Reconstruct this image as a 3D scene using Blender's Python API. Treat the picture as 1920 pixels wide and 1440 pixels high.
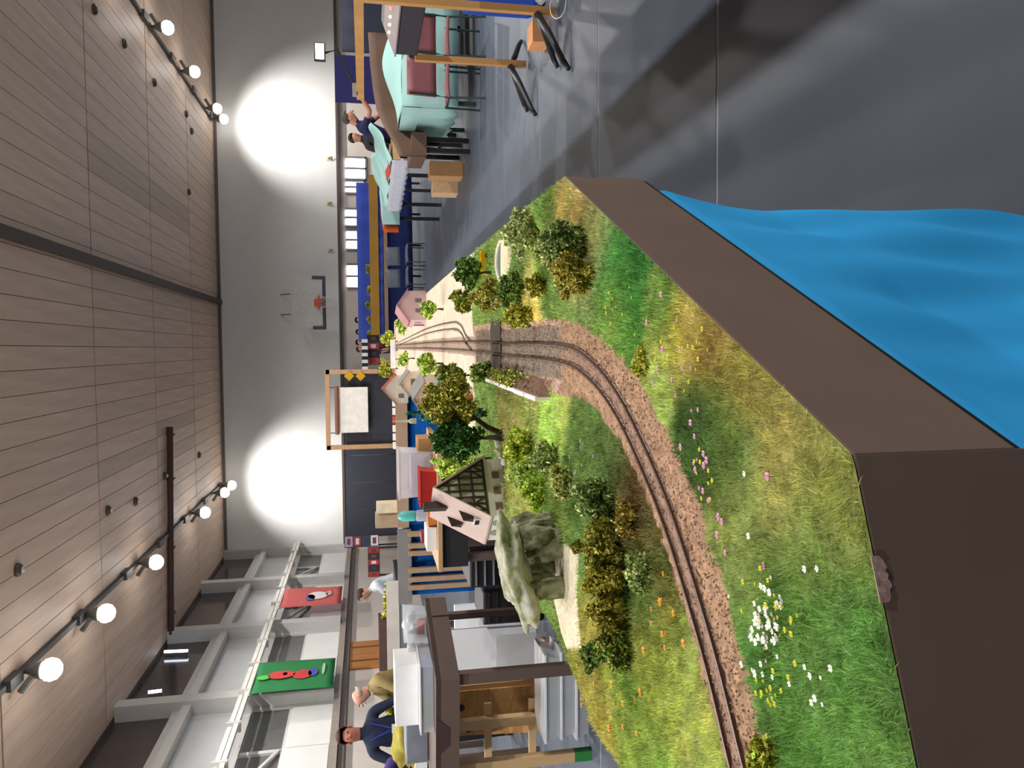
import bpy, bmesh, math, random
import numpy as np
from mathutils import Vector, Matrix

# ------------------------------------------------------------ scene, camera, world, light
S = bpy.context.scene
for o in list(bpy.data.objects): bpy.data.objects.remove(o, do_unlink=True)
COL = S.collection
S.view_settings.view_transform = 'Standard'
S.view_settings.look = 'None'
S.view_settings.gamma = 1.0
S.view_settings.use_curve_mapping = False
S.view_settings.exposure = 0.0

FPX, CAMH = 1450.0, 1.45                      # focal length in pixels of a 1920 px wide frame
PITCH, YAW, ROLL = math.radians(10.694), math.radians(2.708), math.radians(1.0)
_f = Vector((-math.sin(YAW)*math.cos(PITCH), math.cos(YAW)*math.cos(PITCH), -math.sin(PITCH)))
_r0 = Vector((math.cos(YAW), math.sin(YAW), 0)); _u0 = _r0.cross(_f)
_R = _r0*math.cos(ROLL) - _u0*math.sin(ROLL); _U = _u0*math.cos(ROLL) + _r0*math.sin(ROLL)
cam = bpy.data.cameras.new('camera'); camo = bpy.data.objects.new('camera', cam); COL.objects.link(camo)
# the picture was taken with the phone turned on its side: picture-left is up in the hall
_m = Matrix.Identity(4)
for i in range(3):
    _m[i][0], _m[i][1], _m[i][2] = -_U[i], _R[i], -_f[i]
_m[2][3] = CAMH
camo.matrix_world = _m
cam.sensor_width = 36.0; cam.lens = FPX/1920*36; cam.clip_start = .02; cam.clip_end = 200
S.camera = camo

def ray(x, y): return _f + ((720-y)/FPX)*_R - ((x-960)/FPX)*_U
def onz(x, y, z):
    d = ray(x, y); t = (z-CAMH)/d.z; return Vector((d.x*t, d.y*t, z))
def at(x, y, Y):
    d = ray(x, y); t = Y/d.y; return Vector((d.x*t, Y, CAMH+d.z*t))

def lin(c): 
    return tuple(((v/255)/12.92 if v/255 <= .04045 else ((v/255+.055)/1.055)**2.4) for v in c)

w = bpy.data.worlds.new('hall_air'); S.world = w; w.use_nodes = True
w.node_tree.nodes['Background'].inputs[0].default_value = (*lin((226, 228, 232)), 1)
w.node_tree.nodes['Background'].inputs[1].default_value = .13

def spot(name, loc, target, power, angle, blend=.5, size=.12, col=(1, .97, .93)):
    l = bpy.data.lights.new(name, 'SPOT'); l.energy = power; l.spot_size = math.radians(angle); l.spot_blend = blend
    l.shadow_soft_size = size; l.color = col
    o = bpy.data.objects.new(name, l); COL.objects.link(o); o.location = loc
    o.rotation_euler = (Vector(target)-Vector(loc)).to_track_quat('-Z', 'Y').to_euler()
    return o
CEIL, WL, WB, WR, Y0 = 6.4, -7.2, 28.0, 13.0, -7.0
LX, RX, LZ = -4.54, 7.7, 6.02
LAMPS_L = [-3.5, -.6, 2.0, 4.6, 7.0, 9.5, 11.92, 14.32, 17.6, 22.77, 25.86, 27.19]
LAMPS_R = [1, 5, 9, 13, 17, 20, 22.98, 26.3, 27.45]
def glow(loc, power):
    l = bpy.data.lights.new('lamp_glow', 'POINT'); l.energy = power; l.shadow_soft_size = .14; l.color = (1, .96, .92)
    o = bpy.data.objects.new('lamp_glow', l); COL.objects.link(o); o.location = loc
for y in LAMPS_L[:-2]:
    spot('lamp_light', (LX+.05, y, LZ-.2), (LX+(4.6 if y < 9 else .6), y+.3, 0), 560 if y < 9 else 620, 125 if y < 9 else 160, .5, .1); glow((LX, y, LZ-.34), 14)
for y in LAMPS_R[:-2]:
    spot('lamp_light', (RX-.05, y, LZ-.2), (RX-(5.2 if y < 10 else 1.5), y, 0), 1000 if y < 10 else 560, 125 if y < 10 else 155, .5, .1); glow((RX, y, LZ-.34), 20)
for x in (LX, RX):
    spot('lamp_light', (x, 25.4, LZ-.2), (x, 28, 3.6), 1200, 84, 1., .1)
    spot('lamp_light', (x, 27.1, LZ-.2), (x, 28, 4.0), 90, 100, 1., .1)

# ------------------------------------------------------------ helpers
rng = np.random.default_rng(7); random.seed(7)
_cache = {}
def M(name, rgb=(128, 128, 128), rough=.65, var=.10, scale=12., bump=0., metal=0., spec=.4, emit=None, attr=False, orand=0., trans=0., alpha=1., coord='Object', stretch=None, col2=None, lo=.3, hi=.7):
    if name in _cache: return _cache[name]
    m = bpy.data.materials.new(name); m.use_nodes = True; nt = m.node_tree; N = nt.nodes; L = nt.links
    b = N['Principled BSDF']
    b.inputs['Roughness'].default_value = rough; b.inputs['Metallic'].default_value = metal
    b.inputs['Specular IOR Level'].default_value = spec
    c = lin(rgb)
    if emit is not None:
        b.inputs['Emission Color'].default_value = (*lin(emit[0]), 1); b.inputs['Emission Strength'].default_value = emit[1]
    if trans: b.inputs['Transmission Weight'].default_value = trans; b.inputs['IOR'].default_value = 1.12
    if alpha < 1: b.inputs['Alpha'].default_value = alpha
    tc = N.new('ShaderNodeTexCoord'); nz = N.new('ShaderNodeTexNoise'); nz.inputs['Scale'].default_value = scale; nz.inputs['Detail'].default_value = 5
    if stretch:
        mp = N.new('ShaderNodeMapping'); mp.inputs['Scale'].default_value = stretch; L.new(tc.outputs[coord], mp.inputs[0]); L.new(mp.outputs[0], nz.inputs[0])
    else: L.new(tc.outputs[coord], nz.inputs[0])
    rp = N.new('ShaderNodeValToRGB'); rp.color_ramp.elements[0].position = lo; rp.color_ramp.elements[1].position = hi
    a = tuple(v*(1-var) for v in c); d = tuple(min(1, v*(1+var)) for v in c)
    if col2: a = lin(col2); d = c
    if attr:
        a = (1-var,)*3; d = (1+var,)*3
    rp.color_ramp.elements[0].color = (*a, 1); rp.color_ramp.elements[1].color = (*d, 1)
    L.new(nz.outputs['Fac'], rp.inputs[0]); out = rp.outputs[0]
    def mul(o1, o2):
        mx = N.new('ShaderNodeMix'); mx.data_type = 'RGBA'; mx.blend_type = 'MULTIPLY'; mx.inputs[0].default_value = 1
        L.new(o1, mx.inputs[6]); L.new(o2, mx.inputs[7]); return mx.outputs[2]
    if attr:
        at_ = N.new('ShaderNodeAttribute'); at_.attribute_name = 'Col'; out = mul(at_.outputs[0], out)
    if orand:
        oi = N.new('ShaderNodeObjectInfo'); mr = N.new('ShaderNodeMapRange'); mr.inputs[3].default_value = 1-orand; mr.inputs[4].default_value = 1+orand
        L.new(oi.outputs['Random'], mr.inputs[0]); out = mul(out, mr.outputs[0])
    L.new(out, b.inputs['Base Color'])
    if bump:
        bp = N.new('ShaderNodeBump'); bp.inputs['Strength'].default_value = bump; bp.inputs['Distance'].default_value = .01
        L.new(nz.outputs['Fac'], bp.inputs['Height']); L.new(bp.outputs[0], b.inputs['Normal'])
    _cache[name] = m; return m

class MB:
    def __init__(s): s.v = []; s.f = []; s.m = []; s.mi = 0
    def add(s, vs, fs):
        k = len(s.v); s.v += [tuple(v) for v in vs]; s.f += [tuple(i+k for i in f) for f in fs]; s.m += [s.mi]*len(fs); return s
    def box(s, x0, x1, y0, y1, z0, z1):
        return s.add([(x, y, z) for z in (z0, z1) for y in (y0, y1) for x in (x0, x1)],
                     [(0, 2, 3, 1), (4, 5, 7, 6), (0, 1, 5, 4), (2, 6, 7, 3), (0, 4, 6, 2), (1, 3, 7, 5)])
    def obox(s, c, sz, rz=0, mat=None):
        mt = mat or Matrix.Rotation(rz, 3, 'Z'); c = Vector(c)
        vs = [c + mt @ Vector((x*sz[0]/2, y*sz[1]/2, z*sz[2]/2)) for z in (-1, 1) for y in (-1, 1) for x in (-1, 1)]
        return s.add(vs, [(0, 2, 3, 1), (4, 5, 7, 6), (0, 1, 5, 4), (2, 6, 7, 3), (0, 4, 6, 2), (1, 3, 7, 5)])
    def bar(s, p, q, w, h):
        p, q = Vector(p), Vector(q); d = (q-p); l = d.length; qd = d.to_track_quat('X', 'Z').to_matrix()
        return s.obox((p+q)/2, (l, w, h), mat=qd)
    def tube(s, pts, r, n=8, cap=True):
        pts = [Vector(p) for p in pts]; k = len(pts); rr = r if isinstance(r, (list, tuple)) else [r]*k; vs = []; fs = []
        for i, p in enumerate(pts):
            d = (pts[min(i+1, k-1)]-pts[max(i-1, 0)]).normalized(); q = d.to_track_quat('Z', 'X').to_matrix()
            for j in range(n):
                a = 2*math.pi*j/n; vs.append(p + q @ Vector((math.cos(a)*rr[i], math.sin(a)*rr[i], 0)))
        for i in range(k-1):
            for j in range(n): fs.append((i*n+j, i*n+(j+1) % n, (i+1)*n+(j+1) % n, (i+1)*n+j))
        if cap: fs += [tuple(range(n))[::-1], tuple((k-1)*n+j for j in range(n))]
        return s.add(vs, fs)
    def lathe(s, c, prof, n=16):
        c = Vector(c); vs = []; fs = []
        for r, z in prof:
            for j in range(n):
                a = 2*math.pi*j/n; vs.append(c+Vector((r*math.cos(a), r*math.sin(a), z)))
        for i in range(len(prof)-1):
            for j in range(n): fs.append((i*n+j, i*n+(j+1) % n, (i+1)*n+(j+1) % n, (i+1)*n+j))
        fs += [tuple(range(n))[::-1], tuple((len(prof)-1)*n+j for j in range(n))]
        return s.add(vs, fs)
    def prism(s, poly, z0, z1):
        n = len(poly)
        return s.add([(p[0], p[1], z0) for p in poly]+[(p[0], p[1], z1) for p in poly],
                     [tuple(range(n))[::-1], tuple(range(n, 2*n))]+[(i, (i+1) % n, n+(i+1) % n, n+i) for i in range(n)])
    def extr(s, poly3, d):
        n = len(poly3); d = Vector(d); p = [Vector(q) for q in poly3]
        return s.add(p+[q+d for q in p], [tuple(range(n))[::-1], tuple(range(n, 2*n))]+[(i, (i+1) % n, n+(i+1) % n, n+i) for i in range(n)])
    def grid(s, fn, nu, nv):
        vs = [fn(i/nu, j/nv) for j in range(nv+1) for i in range(nu+1)]
        return s.add(vs, [(j*(nu+1)+i, j*(nu+1)+i+1, (j+1)*(nu+1)+i+1, (j+1)*(nu+1)+i) for j in range(nv) for i in range(nu)])
    def blob(s, c, r, n=10, noise=.12, seed=0):
        rs = random.Random(seed); c = Vector(c); bm = bmesh.new(); bmesh.ops.create_icosphere(bm, subdivisions=2 if n < 12 else (3 if n < 18 else 5), radius=1)
        ph = [(rs.uniform(0, 6), rs.uniform(1.5, 3.5), Vector((rs.uniform(-1, 1), rs.uniform(-1, 1), rs.uniform(-1, 1)))) for _ in range(6)]
        vs = []; rs_p = rs.uniform(0, 6)
        for v in bm.verts:
            k = 1+noise*sum(math.sin(p+f*3*v.co.dot(d)) for p, f, d in ph)/2
            if n >= 18: k += .05*math.sin(9*v.co.x+4*v.co.y+rs_p)*math.sin(8*v.co.z+7*v.co.y)+.03*math.sin(23*v.co.x+3*v.co.z)*math.sin(19*v.co.y-rs_p)+.016*math.sin(47*v.co.x+11*v.co.y)*math.sin(41*v.co.z+13*v.co.y)
            vs.append(c+Vector((v.co.x*r[0]*k, v.co.y*r[1]*k, v.co.z*r[2]*k)))
        fs = [tuple(v.index for v in f.verts) for f in bm.faces]; bm.free(); return s.add(vs, fs)
    def build(s, name, mats, parent=None, local=False, loc=None, smooth=False, bevel=0, solid=0):
        me = bpy.data.meshes.new(name); off = Vector((0, 0, 0))
        if loc is not None: off = Vector(loc)
        elif parent is not None and not local: off = wloc(parent)
        me.from_pydata([(v[0]-off[0], v[1]-off[1], v[2]-off[2]) for v in s.v], [], s.f)
        for m in (mats if isinstance(mats, (list, tuple)) else [mats]): me.materials.append(m)
        if len(me.materials) > 1: me.polygons.foreach_set('material_index', s.m)
        me.update()
        if smooth: me.polygons.foreach_set('use_smooth', [True]*len(me.polygons))
        o = bpy.data.objects.new(name, me); COL.objects.link(o)
        if parent is not None: o.parent = parent
        if loc is not None: o.location = loc
        if solid:
            md = o.modifiers.new('thickness', 'SOLIDIFY'); md.thickness = solid; md.offset = -1
        if bevel:
            md = o.modifiers.new('edge', 'BEVEL'); md.width = bevel; md.segments = 2; md.limit_method = 'ANGLE'
        return o
def wloc(o):
    l = Vector(o.location)
    while o.parent is not None: o = o.parent; l = l+Vector(o.location)
    return l
def tag(o, label, cat, group=None, kind=None):
    if label: o['label'] = label
    if cat: o['category'] = cat
    if group: o['group'] = group
    if kind: o['kind'] = kind
    return o
def thing(name, label, cat, loc=(0, 0, 0), rz=0, group=None, kind=None):
    o = bpy.data.objects.new(name, None); COL.objects.link(o); o.location = loc; o.rotation_euler = (0, 0, rz)
    o.empty_display_size = .1
    return tag(o, label, cat, group, kind)
def struct(o): o['kind'] = 'structure'; return o
def dup(root, loc, rz=0, label=None, scale=None):
    r = root.copy(); COL.objects.link(r); r.location = loc; r.rotation_euler = (0, 0, rz)
    if scale: r.scale = (scale,)*3
    if label: r['label'] = label
    for ch in list(root.children):
        c = ch.copy(); COL.objects.link(c); c.parent = r
        for g in list(ch.children):
            d = g.copy(); COL.objects.link(d); d.parent = c
    return r
def vnoise(x, y, seed=0):
    x = np.asarray(x, float); y = np.asarray(y, float); xi = np.floor(x).astype(np.int64); yi = np.floor(y).astype(np.int64)
    def h(a, b):
        n = (a*374761393+b*668265263+seed*1274126177) & 0xffffffff; n = ((n ^ (n >> 13))*1274126177) & 0xffffffff
        return ((n ^ (n >> 16)) & 0xffff)/65535.
    fx = x-xi; fy = y-yi; fx = fx*fx*(3-2*fx); fy = fy*fy*(3-2*fy)
    return (h(xi, yi)*(1-fx)+h(xi+1, yi)*fx)*(1-fy)+(h(xi, yi+1)*(1-fx)+h(xi+1, yi+1)*fx)*fy
def setcol(me, cols):
    a = me.color_attributes.new('Col', 'FLOAT_COLOR', 'POINT'); c = np.ones((len(me.vertices), 4), np.float32); c[:, :3] = cols
    a.data.foreach_set('color', c.ravel())
def catmull(pts, n=12):
    P = [np.array(p, float) for p in pts]; P = [2*P[0]-P[1]]+P+[2*P[-1]-P[-2]]; out = []
    for i in range(1, len(P)-2):
        p0, p1, p2, p3 = P[i-1:i+3]
        for k in range(n):
            t = k/n; out.append(.5*((2*p1)+(-p0+p2)*t+(2*p0-5*p1+4*p2-p3)*t*t+(-p0+3*p1-3*p2+p3)*t**3))
    out.append(P[-2]); return np.array(out)
# ------------------------------------------------------------ the hall
M_seam = M('floor_seam', (150, 154, 164), .55, .05, 3)
M_floor = M('floor_sheet_grey', (86, 94, 107), .5, .10, 1.6, spec=.35, orand=.03)
fl = struct(MB().box(WL-.3, WR, Y0, WB+.3, -.1, -.002).build('floor', M_seam))
sy = 3.04; ys = [sy+1.66*k for k in range(-6, 16)]
sheet = MB().box(WL, WR, 0, 1.66-.022, -.0015, .0).build('floor_sheet', M_floor, fl, local=True); sheet.location = (0, ys[0]+.011, 0)
for y in ys[1:]:
    if y > WB-.2: break
    c = sheet.copy(); COL.objects.link(c); c.location = (0, y+.011, 0)

M_ceil = M('ceiling_wood', (212, 186, 166), .55, .10, 1.2, stretch=(6, .5, 1), orand=.05, spec=.3)
M_ceil_d = M('ceiling_wood_dark', (192, 168, 150), .55, .10, 1.2, stretch=(6, .5, 1), orand=.05, spec=.3)
M_joint = M('ceiling_joint', (110, 96, 86), .8)
ce = struct(MB().box(WL-.3, WR, Y0, WB+.3, CEIL, CEIL+.2).build('ceiling', M_joint))
bw, bl = .36, 4.15
bmesh_ = MB().box(0, bw-.010, 0, bl-.05, -.02, 0).build('ceiling_board', M_ceil, ce, local=True, bevel=.003)
bd_ = MB().box(0, bw-.010, 0, bl-.05, -.02, 0).build('ceiling_board', M_ceil_d, ce, local=True, bevel=.003)
first = {0: True, 1: True}
for j in range(4):
    yb = 12.2-.8+bl*j
    for i in range(int((WR-WL)/bw)):
        x = WL+.1+i*bw
        if yb < 15 and (x < -6.5 or x > 9.5): pass
        dark = 1 if ((3.0 < x < 3.7 and j in (1, 2)) or (-2.9 < x < -1.8 and j in (1, 2) and (i+j) % 2 == 0)) else 0
        src = bd_ if dark else bmesh_
        o = src if first[dark] else src.copy()
        if not first[dark]: COL.objects.link(o)
        first[dark] = False; o.location = (x, yb, CEIL)
near = MB().box(WL, WR, Y0, 11.35, CEIL-.02, CEIL-.0005).build('ceiling_field', M_ceil, ce)
# beams and pipe on the ceiling
tag(MB().box(1.58, 1.74, 11.5, 27.98, CEIL-.16, CEIL-.021).build('ceiling_beam', M('beam_dark', (78, 66, 58), .6), loc=None), 'narrow dark beam running the length of the wooden ceiling', 'beam')
p = MB().tube([(-7.0, 20.1, CEIL-.1), (-1.9, 20.6, CEIL-.1)], .075, 10); hp = thing('ceiling_pipe', 'dark brown pipe crossing the ceiling beside the lamp track', 'pipe', (-4.4, 20.4, CEIL-.1))
p.build('pipe', M('pipe_brown', (72, 52, 45), .5), hp)
for x in (-6.5, -4.9, -3.2, -2.1): MB().box(x-.02, x+.02, 20.2+(x+6.5)*.1-.09, 20.2+(x+6.5)*.1+.09, CEIL-.19, CEIL-.02).build('bracket', M('beam_dark'), hp)

M_wall = M('wall_white', (222, 222, 220), .75, .02, 2)
M_beige = M('wall_beige', (208, 198, 190), .7, .04, 2)
M_trimd = M('trim_dark', (86, 76, 72), .6)
struct(MB().box(WL-.3, WR, WB, WB+.3, 2.33, CEIL+.2).build('wall_back', M_wall))
struct(MB().box(WL-.3, WR, WB+.15, WB+.35, -.1, 2.33).build('wall_back_lower', M_beige))
struct(MB().box(WL, WR, WB-.06, WB+.16, 2.25, 2.335).build('trim_1', M_trimd))
struct(MB().box(WL, WR, WB-.05, WB+.02, CEIL-.12, CEIL-.022).build('trim_2', M('trim_grey', (110, 100, 94), .6)))
struct(MB().box(WR, WR+.2, Y0, WB+.3, -.1, CEIL+.2).build('wall_right', M_wall))
# left wall, bay by bay
wl = struct(thing('wall_left', None, None, (WL, 12, 0)))
MB().box(WL-.3, WL, Y0, WB+.3, -.1, 1.98).build('lower_wall', M_beige, wl)
MB().box(WL-.3, WL-.06, Y0, WB+.3, 1.98, CEIL+.2).build('back_panel', M('bay_grey', (150, 150, 150), .7), wl)
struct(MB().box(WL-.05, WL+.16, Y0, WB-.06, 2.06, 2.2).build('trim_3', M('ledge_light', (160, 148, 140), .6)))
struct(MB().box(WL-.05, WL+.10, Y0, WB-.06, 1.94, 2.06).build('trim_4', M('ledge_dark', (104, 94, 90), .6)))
cols = [8.1, 12.1, 16.1, 20.2, 24.2, 27.95]
M_col = M('column_grey', (196, 194, 192), .6, .04, 3); M_white = M('panel_white', (232, 232, 230), .5, .03, 2)
for y in cols:
    MB().box(WL-.06, WL+.28, y-.16, min(y+.16, WB), 2.2, CEIL-.02).build('column', M_col, wl)
M_frost = M('frosted_pane', (200, 203, 205), .32, .05, 1.5, spec=.5); M_dglass = M('dark_glass', (78, 70, 70), .12, .08, 1, spec=.6)
M_frame = M('window_frame_white', (206, 204, 200), .5, .03, 2); M_gap = M('gap_grey', (104, 104, 104), .4, .1, 2)
for k in range(5):
    a, b = cols[k]+.16, cols[k+1]-.16; wn = struct(thing('window_%d' % (k+1), None, None, (WL, (a+b)/2, 3.9)))
    MB().box(WL-.05, WL-.03, a, b, 4.02, 4.95).build('pane', M_frost, wn)
    MB().box(WL-.05, WL-.03, a, b, 5.3, CEIL-.02).build('pane', M_dglass, wn)
    MB().box(WL-.05, WL+.2, a, b, 4.95, 5.12).build('sill', M_frame, wn)
    MB().box(WL-.05, WL+.1, a, b, 5.12, 5.3).build('sill', M_col, wn)
    MB().box(WL-.05, WL-.02, a, b, 3.05, 3.8).build('pane', M_gap, wn)
    MB().box(WL-.05, WL+.02, a, b, 2.95, 3.06).build('frame', M_frame, wn)
    MB().box(WL-.05, WL+.03, (a+b)/2-.05, (a+b)/2+.05, 3.06, 3.8).build('frame', M_frame, wn)
    MB().box(WL-.05, WL+.03, a, a+.12, 2.2, 3.8).build('frame', M_frame, wn)
    MB().box(WL-.05, WL+.03, b-.12, b, 2.2, 3.8).build('frame', M_frame, wn)
    mid = (a+b)/2
    MB().box(WL-.05, WL+.12, a+.2, mid-.12, 2.21, 3.02).build('panel', M_white, wn, bevel=.01)
    MB().box(WL-.05, WL+.05, mid+.05, b-.2, 2.21, 3.0).build('panel', M_white, wn, bevel=.01)
    MB().bar((WL+.15, a+.1, 3.75), (WL+.03, mid, 3.1), .04, .06).build('strut', M_frame, wn)
    MB().box(WL-.05, WL+.0, a, b, 3.8, 4.02).build('frame', M_col, wn)
rl = thing('wall_rail', 'white double rail running along the window wall above the banners', 'rail', (WL+.35, 18, 3.9))
for z, x in ((3.98, .36), (3.86, .42)): MB().box(WL+x-.04, WL+x+.04, 8, 27.9, z-.04, z+.04).build('rail', M('rail_white', (226, 222, 214), .45), rl)
for y in np.arange(9, 27.9, 1.36): MB().box(WL+.28, WL+.47, y-.04, y+.04, 3.79, 4.04).build('bracket', M_col, rl)
for y in cols[:-1]: MB().box(WL+.02, WL+.36, y-.05, y+.05, 3.88, 3.95).build('arm', M_col, rl)
# wooden double door on the left wall
d1 = struct(thing('door_1', None, None, (WL, 18.3, 0)))
for a in (17.42, 18.24): 
    lf = MB().box(WL+.0, WL+.05, a, a+.8, .0, 1.93).build('door_leaf', M('door_wood', (176, 118, 62), .5, .12, 3, stretch=(1, 6, .6)), d1, bevel=.006)
    MB().box(WL+.05, WL+.07, a+.38, a+.42, .1, 1.9).build('groove', M('door_dark', (120, 76, 40), .6), lf, local=False)
# bright windows low in the back wall
for k, (x0, x1, y0, y1) in enumerate([(648, 684, 296, 336), (648, 682, 340, 362), (648, 680, 392, 424), (650, 681, 432, 468), (651, 680, 496, 540)]):
    a, b = at(x0, y1, WB+.1), at(x1, y0, WB+.1); wn = struct(thing('window_%d' % (k+6), None, None, ((a.x+b.x)/2, WB+.1, 1.5)))
    pa = MB().box(a.x, b.x, WB+.10, WB+.12, b.z, a.z-.02).build('pane', M('bright_pane', (250, 250, 255), .4, emit=((240, 246, 255), 5.)), wn)
    f = MB()
    for u in (a.x, (a.x+b.x)/2, b.x): f.box(u-.035, u+.035, WB+.07, WB+.149, b.z-.05, a.z)
    f.box(a.x-.03, b.x+.03, WB+.07, WB+.149, b.z-.06, b.z); f.build('frame', M('steel_grey', (130, 128, 130), .4), wn)

# ------------------------------------------------------------ lamps
M_house = M('lamp_housing', (120, 118, 112), .45, metal=.3); M_bulb = M('lamp_glow', (255, 255, 250), .4, emit=((255, 252, 246), 9.))
M_track = M('lamp_track', (84, 84, 84), .5, metal=.3)
def lamp_track(x, ylist, label):
    t = thing('lamp_track', label, 'lamp track', (x, 12, CEIL-.05))
    MB().box(x-.04, x+.04, Y0+1, 27.6, CEIL-.10, CEIL-.03).build('rail', M_track, t)
    for y in np.arange(-4, 27.5, 2.6): MB().box(x-.08, x+.08, y-.2, y+.2, CEIL-.14, CEIL-.025).build('bracket', M_track, t)
lamp_track(LX, LAMPS_L, 'dark lamp track along the ceiling near the window wall')
lamp_track(RX, LAMPS_R, 'dark lamp track along the ceiling on the side away from the windows')
def lamp(x, y, s, label, grp):
    t = thing('ceiling_lamp', label, 'lamp', (x, y, LZ), 0, grp)
    MB().lathe((0, 0, 0), [(.03, .27), (.05, .22), (.09, .16), (.12, .09), (.13, .05), (.12, .04), (.05, .05)], 16).build('housing', M_house, t, local=True, smooth=True)
    MB().lathe((0, 0, 0), [(.05, .05), (.15, .0), (.165, -.07), (.14, -.15), (.08, -.2), (.01, -.21)], 16).build('bulb', M_bulb, t, local=True, smooth=True)
    MB().tube([(0, 0, .25), (0, 0, CEIL-.1-LZ)], .02, 6).build('stem', M_track, t, local=True)
    MB().bar((0, 0, .12), (-.2*s, -.25, .24), .05, .08).build('gear_box', M_house, t, local=True)
for y in LAMPS_L[5:]: lamp(LX, y, 1, 'glowing white lamp hanging from the track near the window wall', 'lamps on the window-side track')
for y in LAMPS_R[5:]: lamp(RX, y, -1, 'glowing white lamp hanging from the track away from the windows', 'lamps on the far-side track')
def sensor(px, py, s=.09, lab='small round metal fitting on the wooden ceiling', glint=True):
    p = onz(px, py, CEIL-.08); t = thing('ceiling_fitting', lab, 'fitting', p, 0, 'small fittings on the wooden ceiling')
    MB().lathe((0, 0, 0), [(s, .06), (s, .03), (s*.8, 0), (s*.3, -.02)], 12).build('body', M('fitting_dark', (84, 72, 62), .4), t, local=True, smooth=True)
    MB().lathe((0, 0, 0), [(s*.45, 0), (s*.4, -.03), (s*.15, -.045)], 10).build('lens', M('fitting_lens', (215, 220, 215), .2, spec=.8), t, local=True, smooth=True)
for a in [(182, 18), (293, 155), (237, 82), (352, 214), (362, 246), (357, 360), (207, 957), (258, 940), (312, 892), (376, 853), (40, 1068)]: sensor(*a, s=.10)
# glowing tubes added in place of lamp reflections in the clerestory glass
for (x0, y0, x1, y1) in [(308, 1222, 352, 1220), (278, 1298, 303, 1295)]:
    d = ray(x0, y0); k = (WL+.08)/d.x; a = Vector((d.x*k, d.y*k, CAMH+d.z*k)); d = ray(x1, y1); k = (WL+.08)/d.x; b = Vector((d.x*k, d.y*k, CAMH+d.z*k))
    t = thing('tube_reflection', 'short glowing tube standing in for a lamp reflection in the clerestory glass', 'lamp', b, 0, 'tube reflections at the clerestory')
    MB().tube([a, b], .035, 8).build('tube', M('reflection_glow', (240, 245, 255), .4, emit=((225, 235, 255), 6.)), t)
    MB().bar(a-Vector((.05, 0, 0)), b-Vector((.05, 0, 0)), .08, .05).build('fitting', M_house, t)  # backing bar behind the stand-in for the reflection
# wall hooks
for a in [(617, 297), (617, 382), (619, 470)]:
    p = at(*a, WB-.06); t = thing('wall_hook', 'small yellowish hook plate on the white end wall', 'hook', p, 0, 'hook plates on the end wall')
    MB().box(p.x-.07, p.x+.07, WB-.03, WB-.001, p.z-.09, p.z+.09).build('plate', M('plate_cream', (206, 198, 160), .6), t, bevel=.01)
    MB().tube([(p.x, WB-.03, p.z+.03), (p.x, WB-.12, p.z), (p.x+.05, WB-.1, p.z-.09)], .02, 6).build('hook', M('hook_brass', (150, 140, 80), .4, metal=.5), t)
# basketball hoop
hb = at(606, 568, 26.6); t = thing('basketball_hoop', 'basketball hoop with pale board and orange ring on the white end wall', 'hoop', (hb.x, 27.9, 2.9))
x0, x1 = at(600, 615, 26.7).x, at(600, 520, 26.7).x; z0 = hb.z; c = (x0+x1)/2
MB().box(x0+.02, x1-.02, 26.72, 26.75, z0+.03, z0+1.05).build('board', M('backboard', (214, 212, 210), .3, alpha=.75), t)
f = MB(); f.box(x0-.05, x1+.05, 26.68, 26.79, z0-.08, z0+.03); f.box(x0-.05, x0+.06, 26.68, 26.79, z0, z0+.36); f.box(x1-.06, x1+.05, 26.68, 26.79, z0, z0+.36); f.build('padding', M('pad_navy', (70, 76, 92), .6), t, bevel=.02)
MB().tube([(c+.23*math.cos(a), 26.43+.23*math.sin(a), z0+.13) for a in np.linspace(0, 2*math.pi, 25)], .02, 6, False).build('ring', M('ring_orange', (196, 96, 58), .5), t)
MB().box(c-.12, c+.12, 26.6, 26.72, z0+.05, z0+.3).build('ring_plate', M('ring_orange'), t)
n = MB()
for a in np.linspace(0, 2*math.pi, 13)[:-1]: n.tube([(c+.23*math.cos(a), 26.43+.23*math.sin(a), z0+.13), (c+.12*math.cos(a+.3), 26.43+.12*math.sin(a+.3), z0-.25)], .006, 4)
n.build('net', M('net_white', (210, 206, 200), .8), t)
for sx in (-.35, .35):
    MB().bar((c+sx, 26.76, z0+.6), (c+sx, 27.96, z0+.75), .06, .06).build('wall_arm', M('steel_grey'), t)
    MB().bar((c+sx, 26.76, z0+.3), (c+sx, 27.96, z0+1.5), .04, .04).build('brace', M('steel_grey'), t)
# ------------------------------------------------------------ the model railway: boards and ground
T = 1.06; FB = .906                                   # top of the boards, lower edge of the fascia
PC, PF, PB = Vector((-.089, .565)), Vector((.335, 1.483)), Vector((-.82, .30))
LEFT = [(-.82, .30), (-.66, 1.0), (-.68, 1.30), (-.64, 1.42), (-.60, 1.60), (-.60, 2.0), (-.56, 2.35), (-.42, 2.6), (-.34, 3.0), (-.34, 10.6)]
def xl(y): return np.interp(y, [p[1] for p in LEFT], [p[0] for p in LEFT])
def xr(y): return np.interp(y, [.30, .565, 1.483, 2.2, 10.6], [-.82, -.089, .335, .345, .37])
TRK = catmull([(-.66, .60), (-.55, .685), (-.45, .758), (-.370, .815), (-.295, .881), (-.220, .957), (-.155, 1.047), (-.089, 1.161), (-.038, 1.309), (-.011, 1.525), (-.003, 2.128), (.008, 2.771), (.021, 4.995), (.032, 10.5)], 14)
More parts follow.
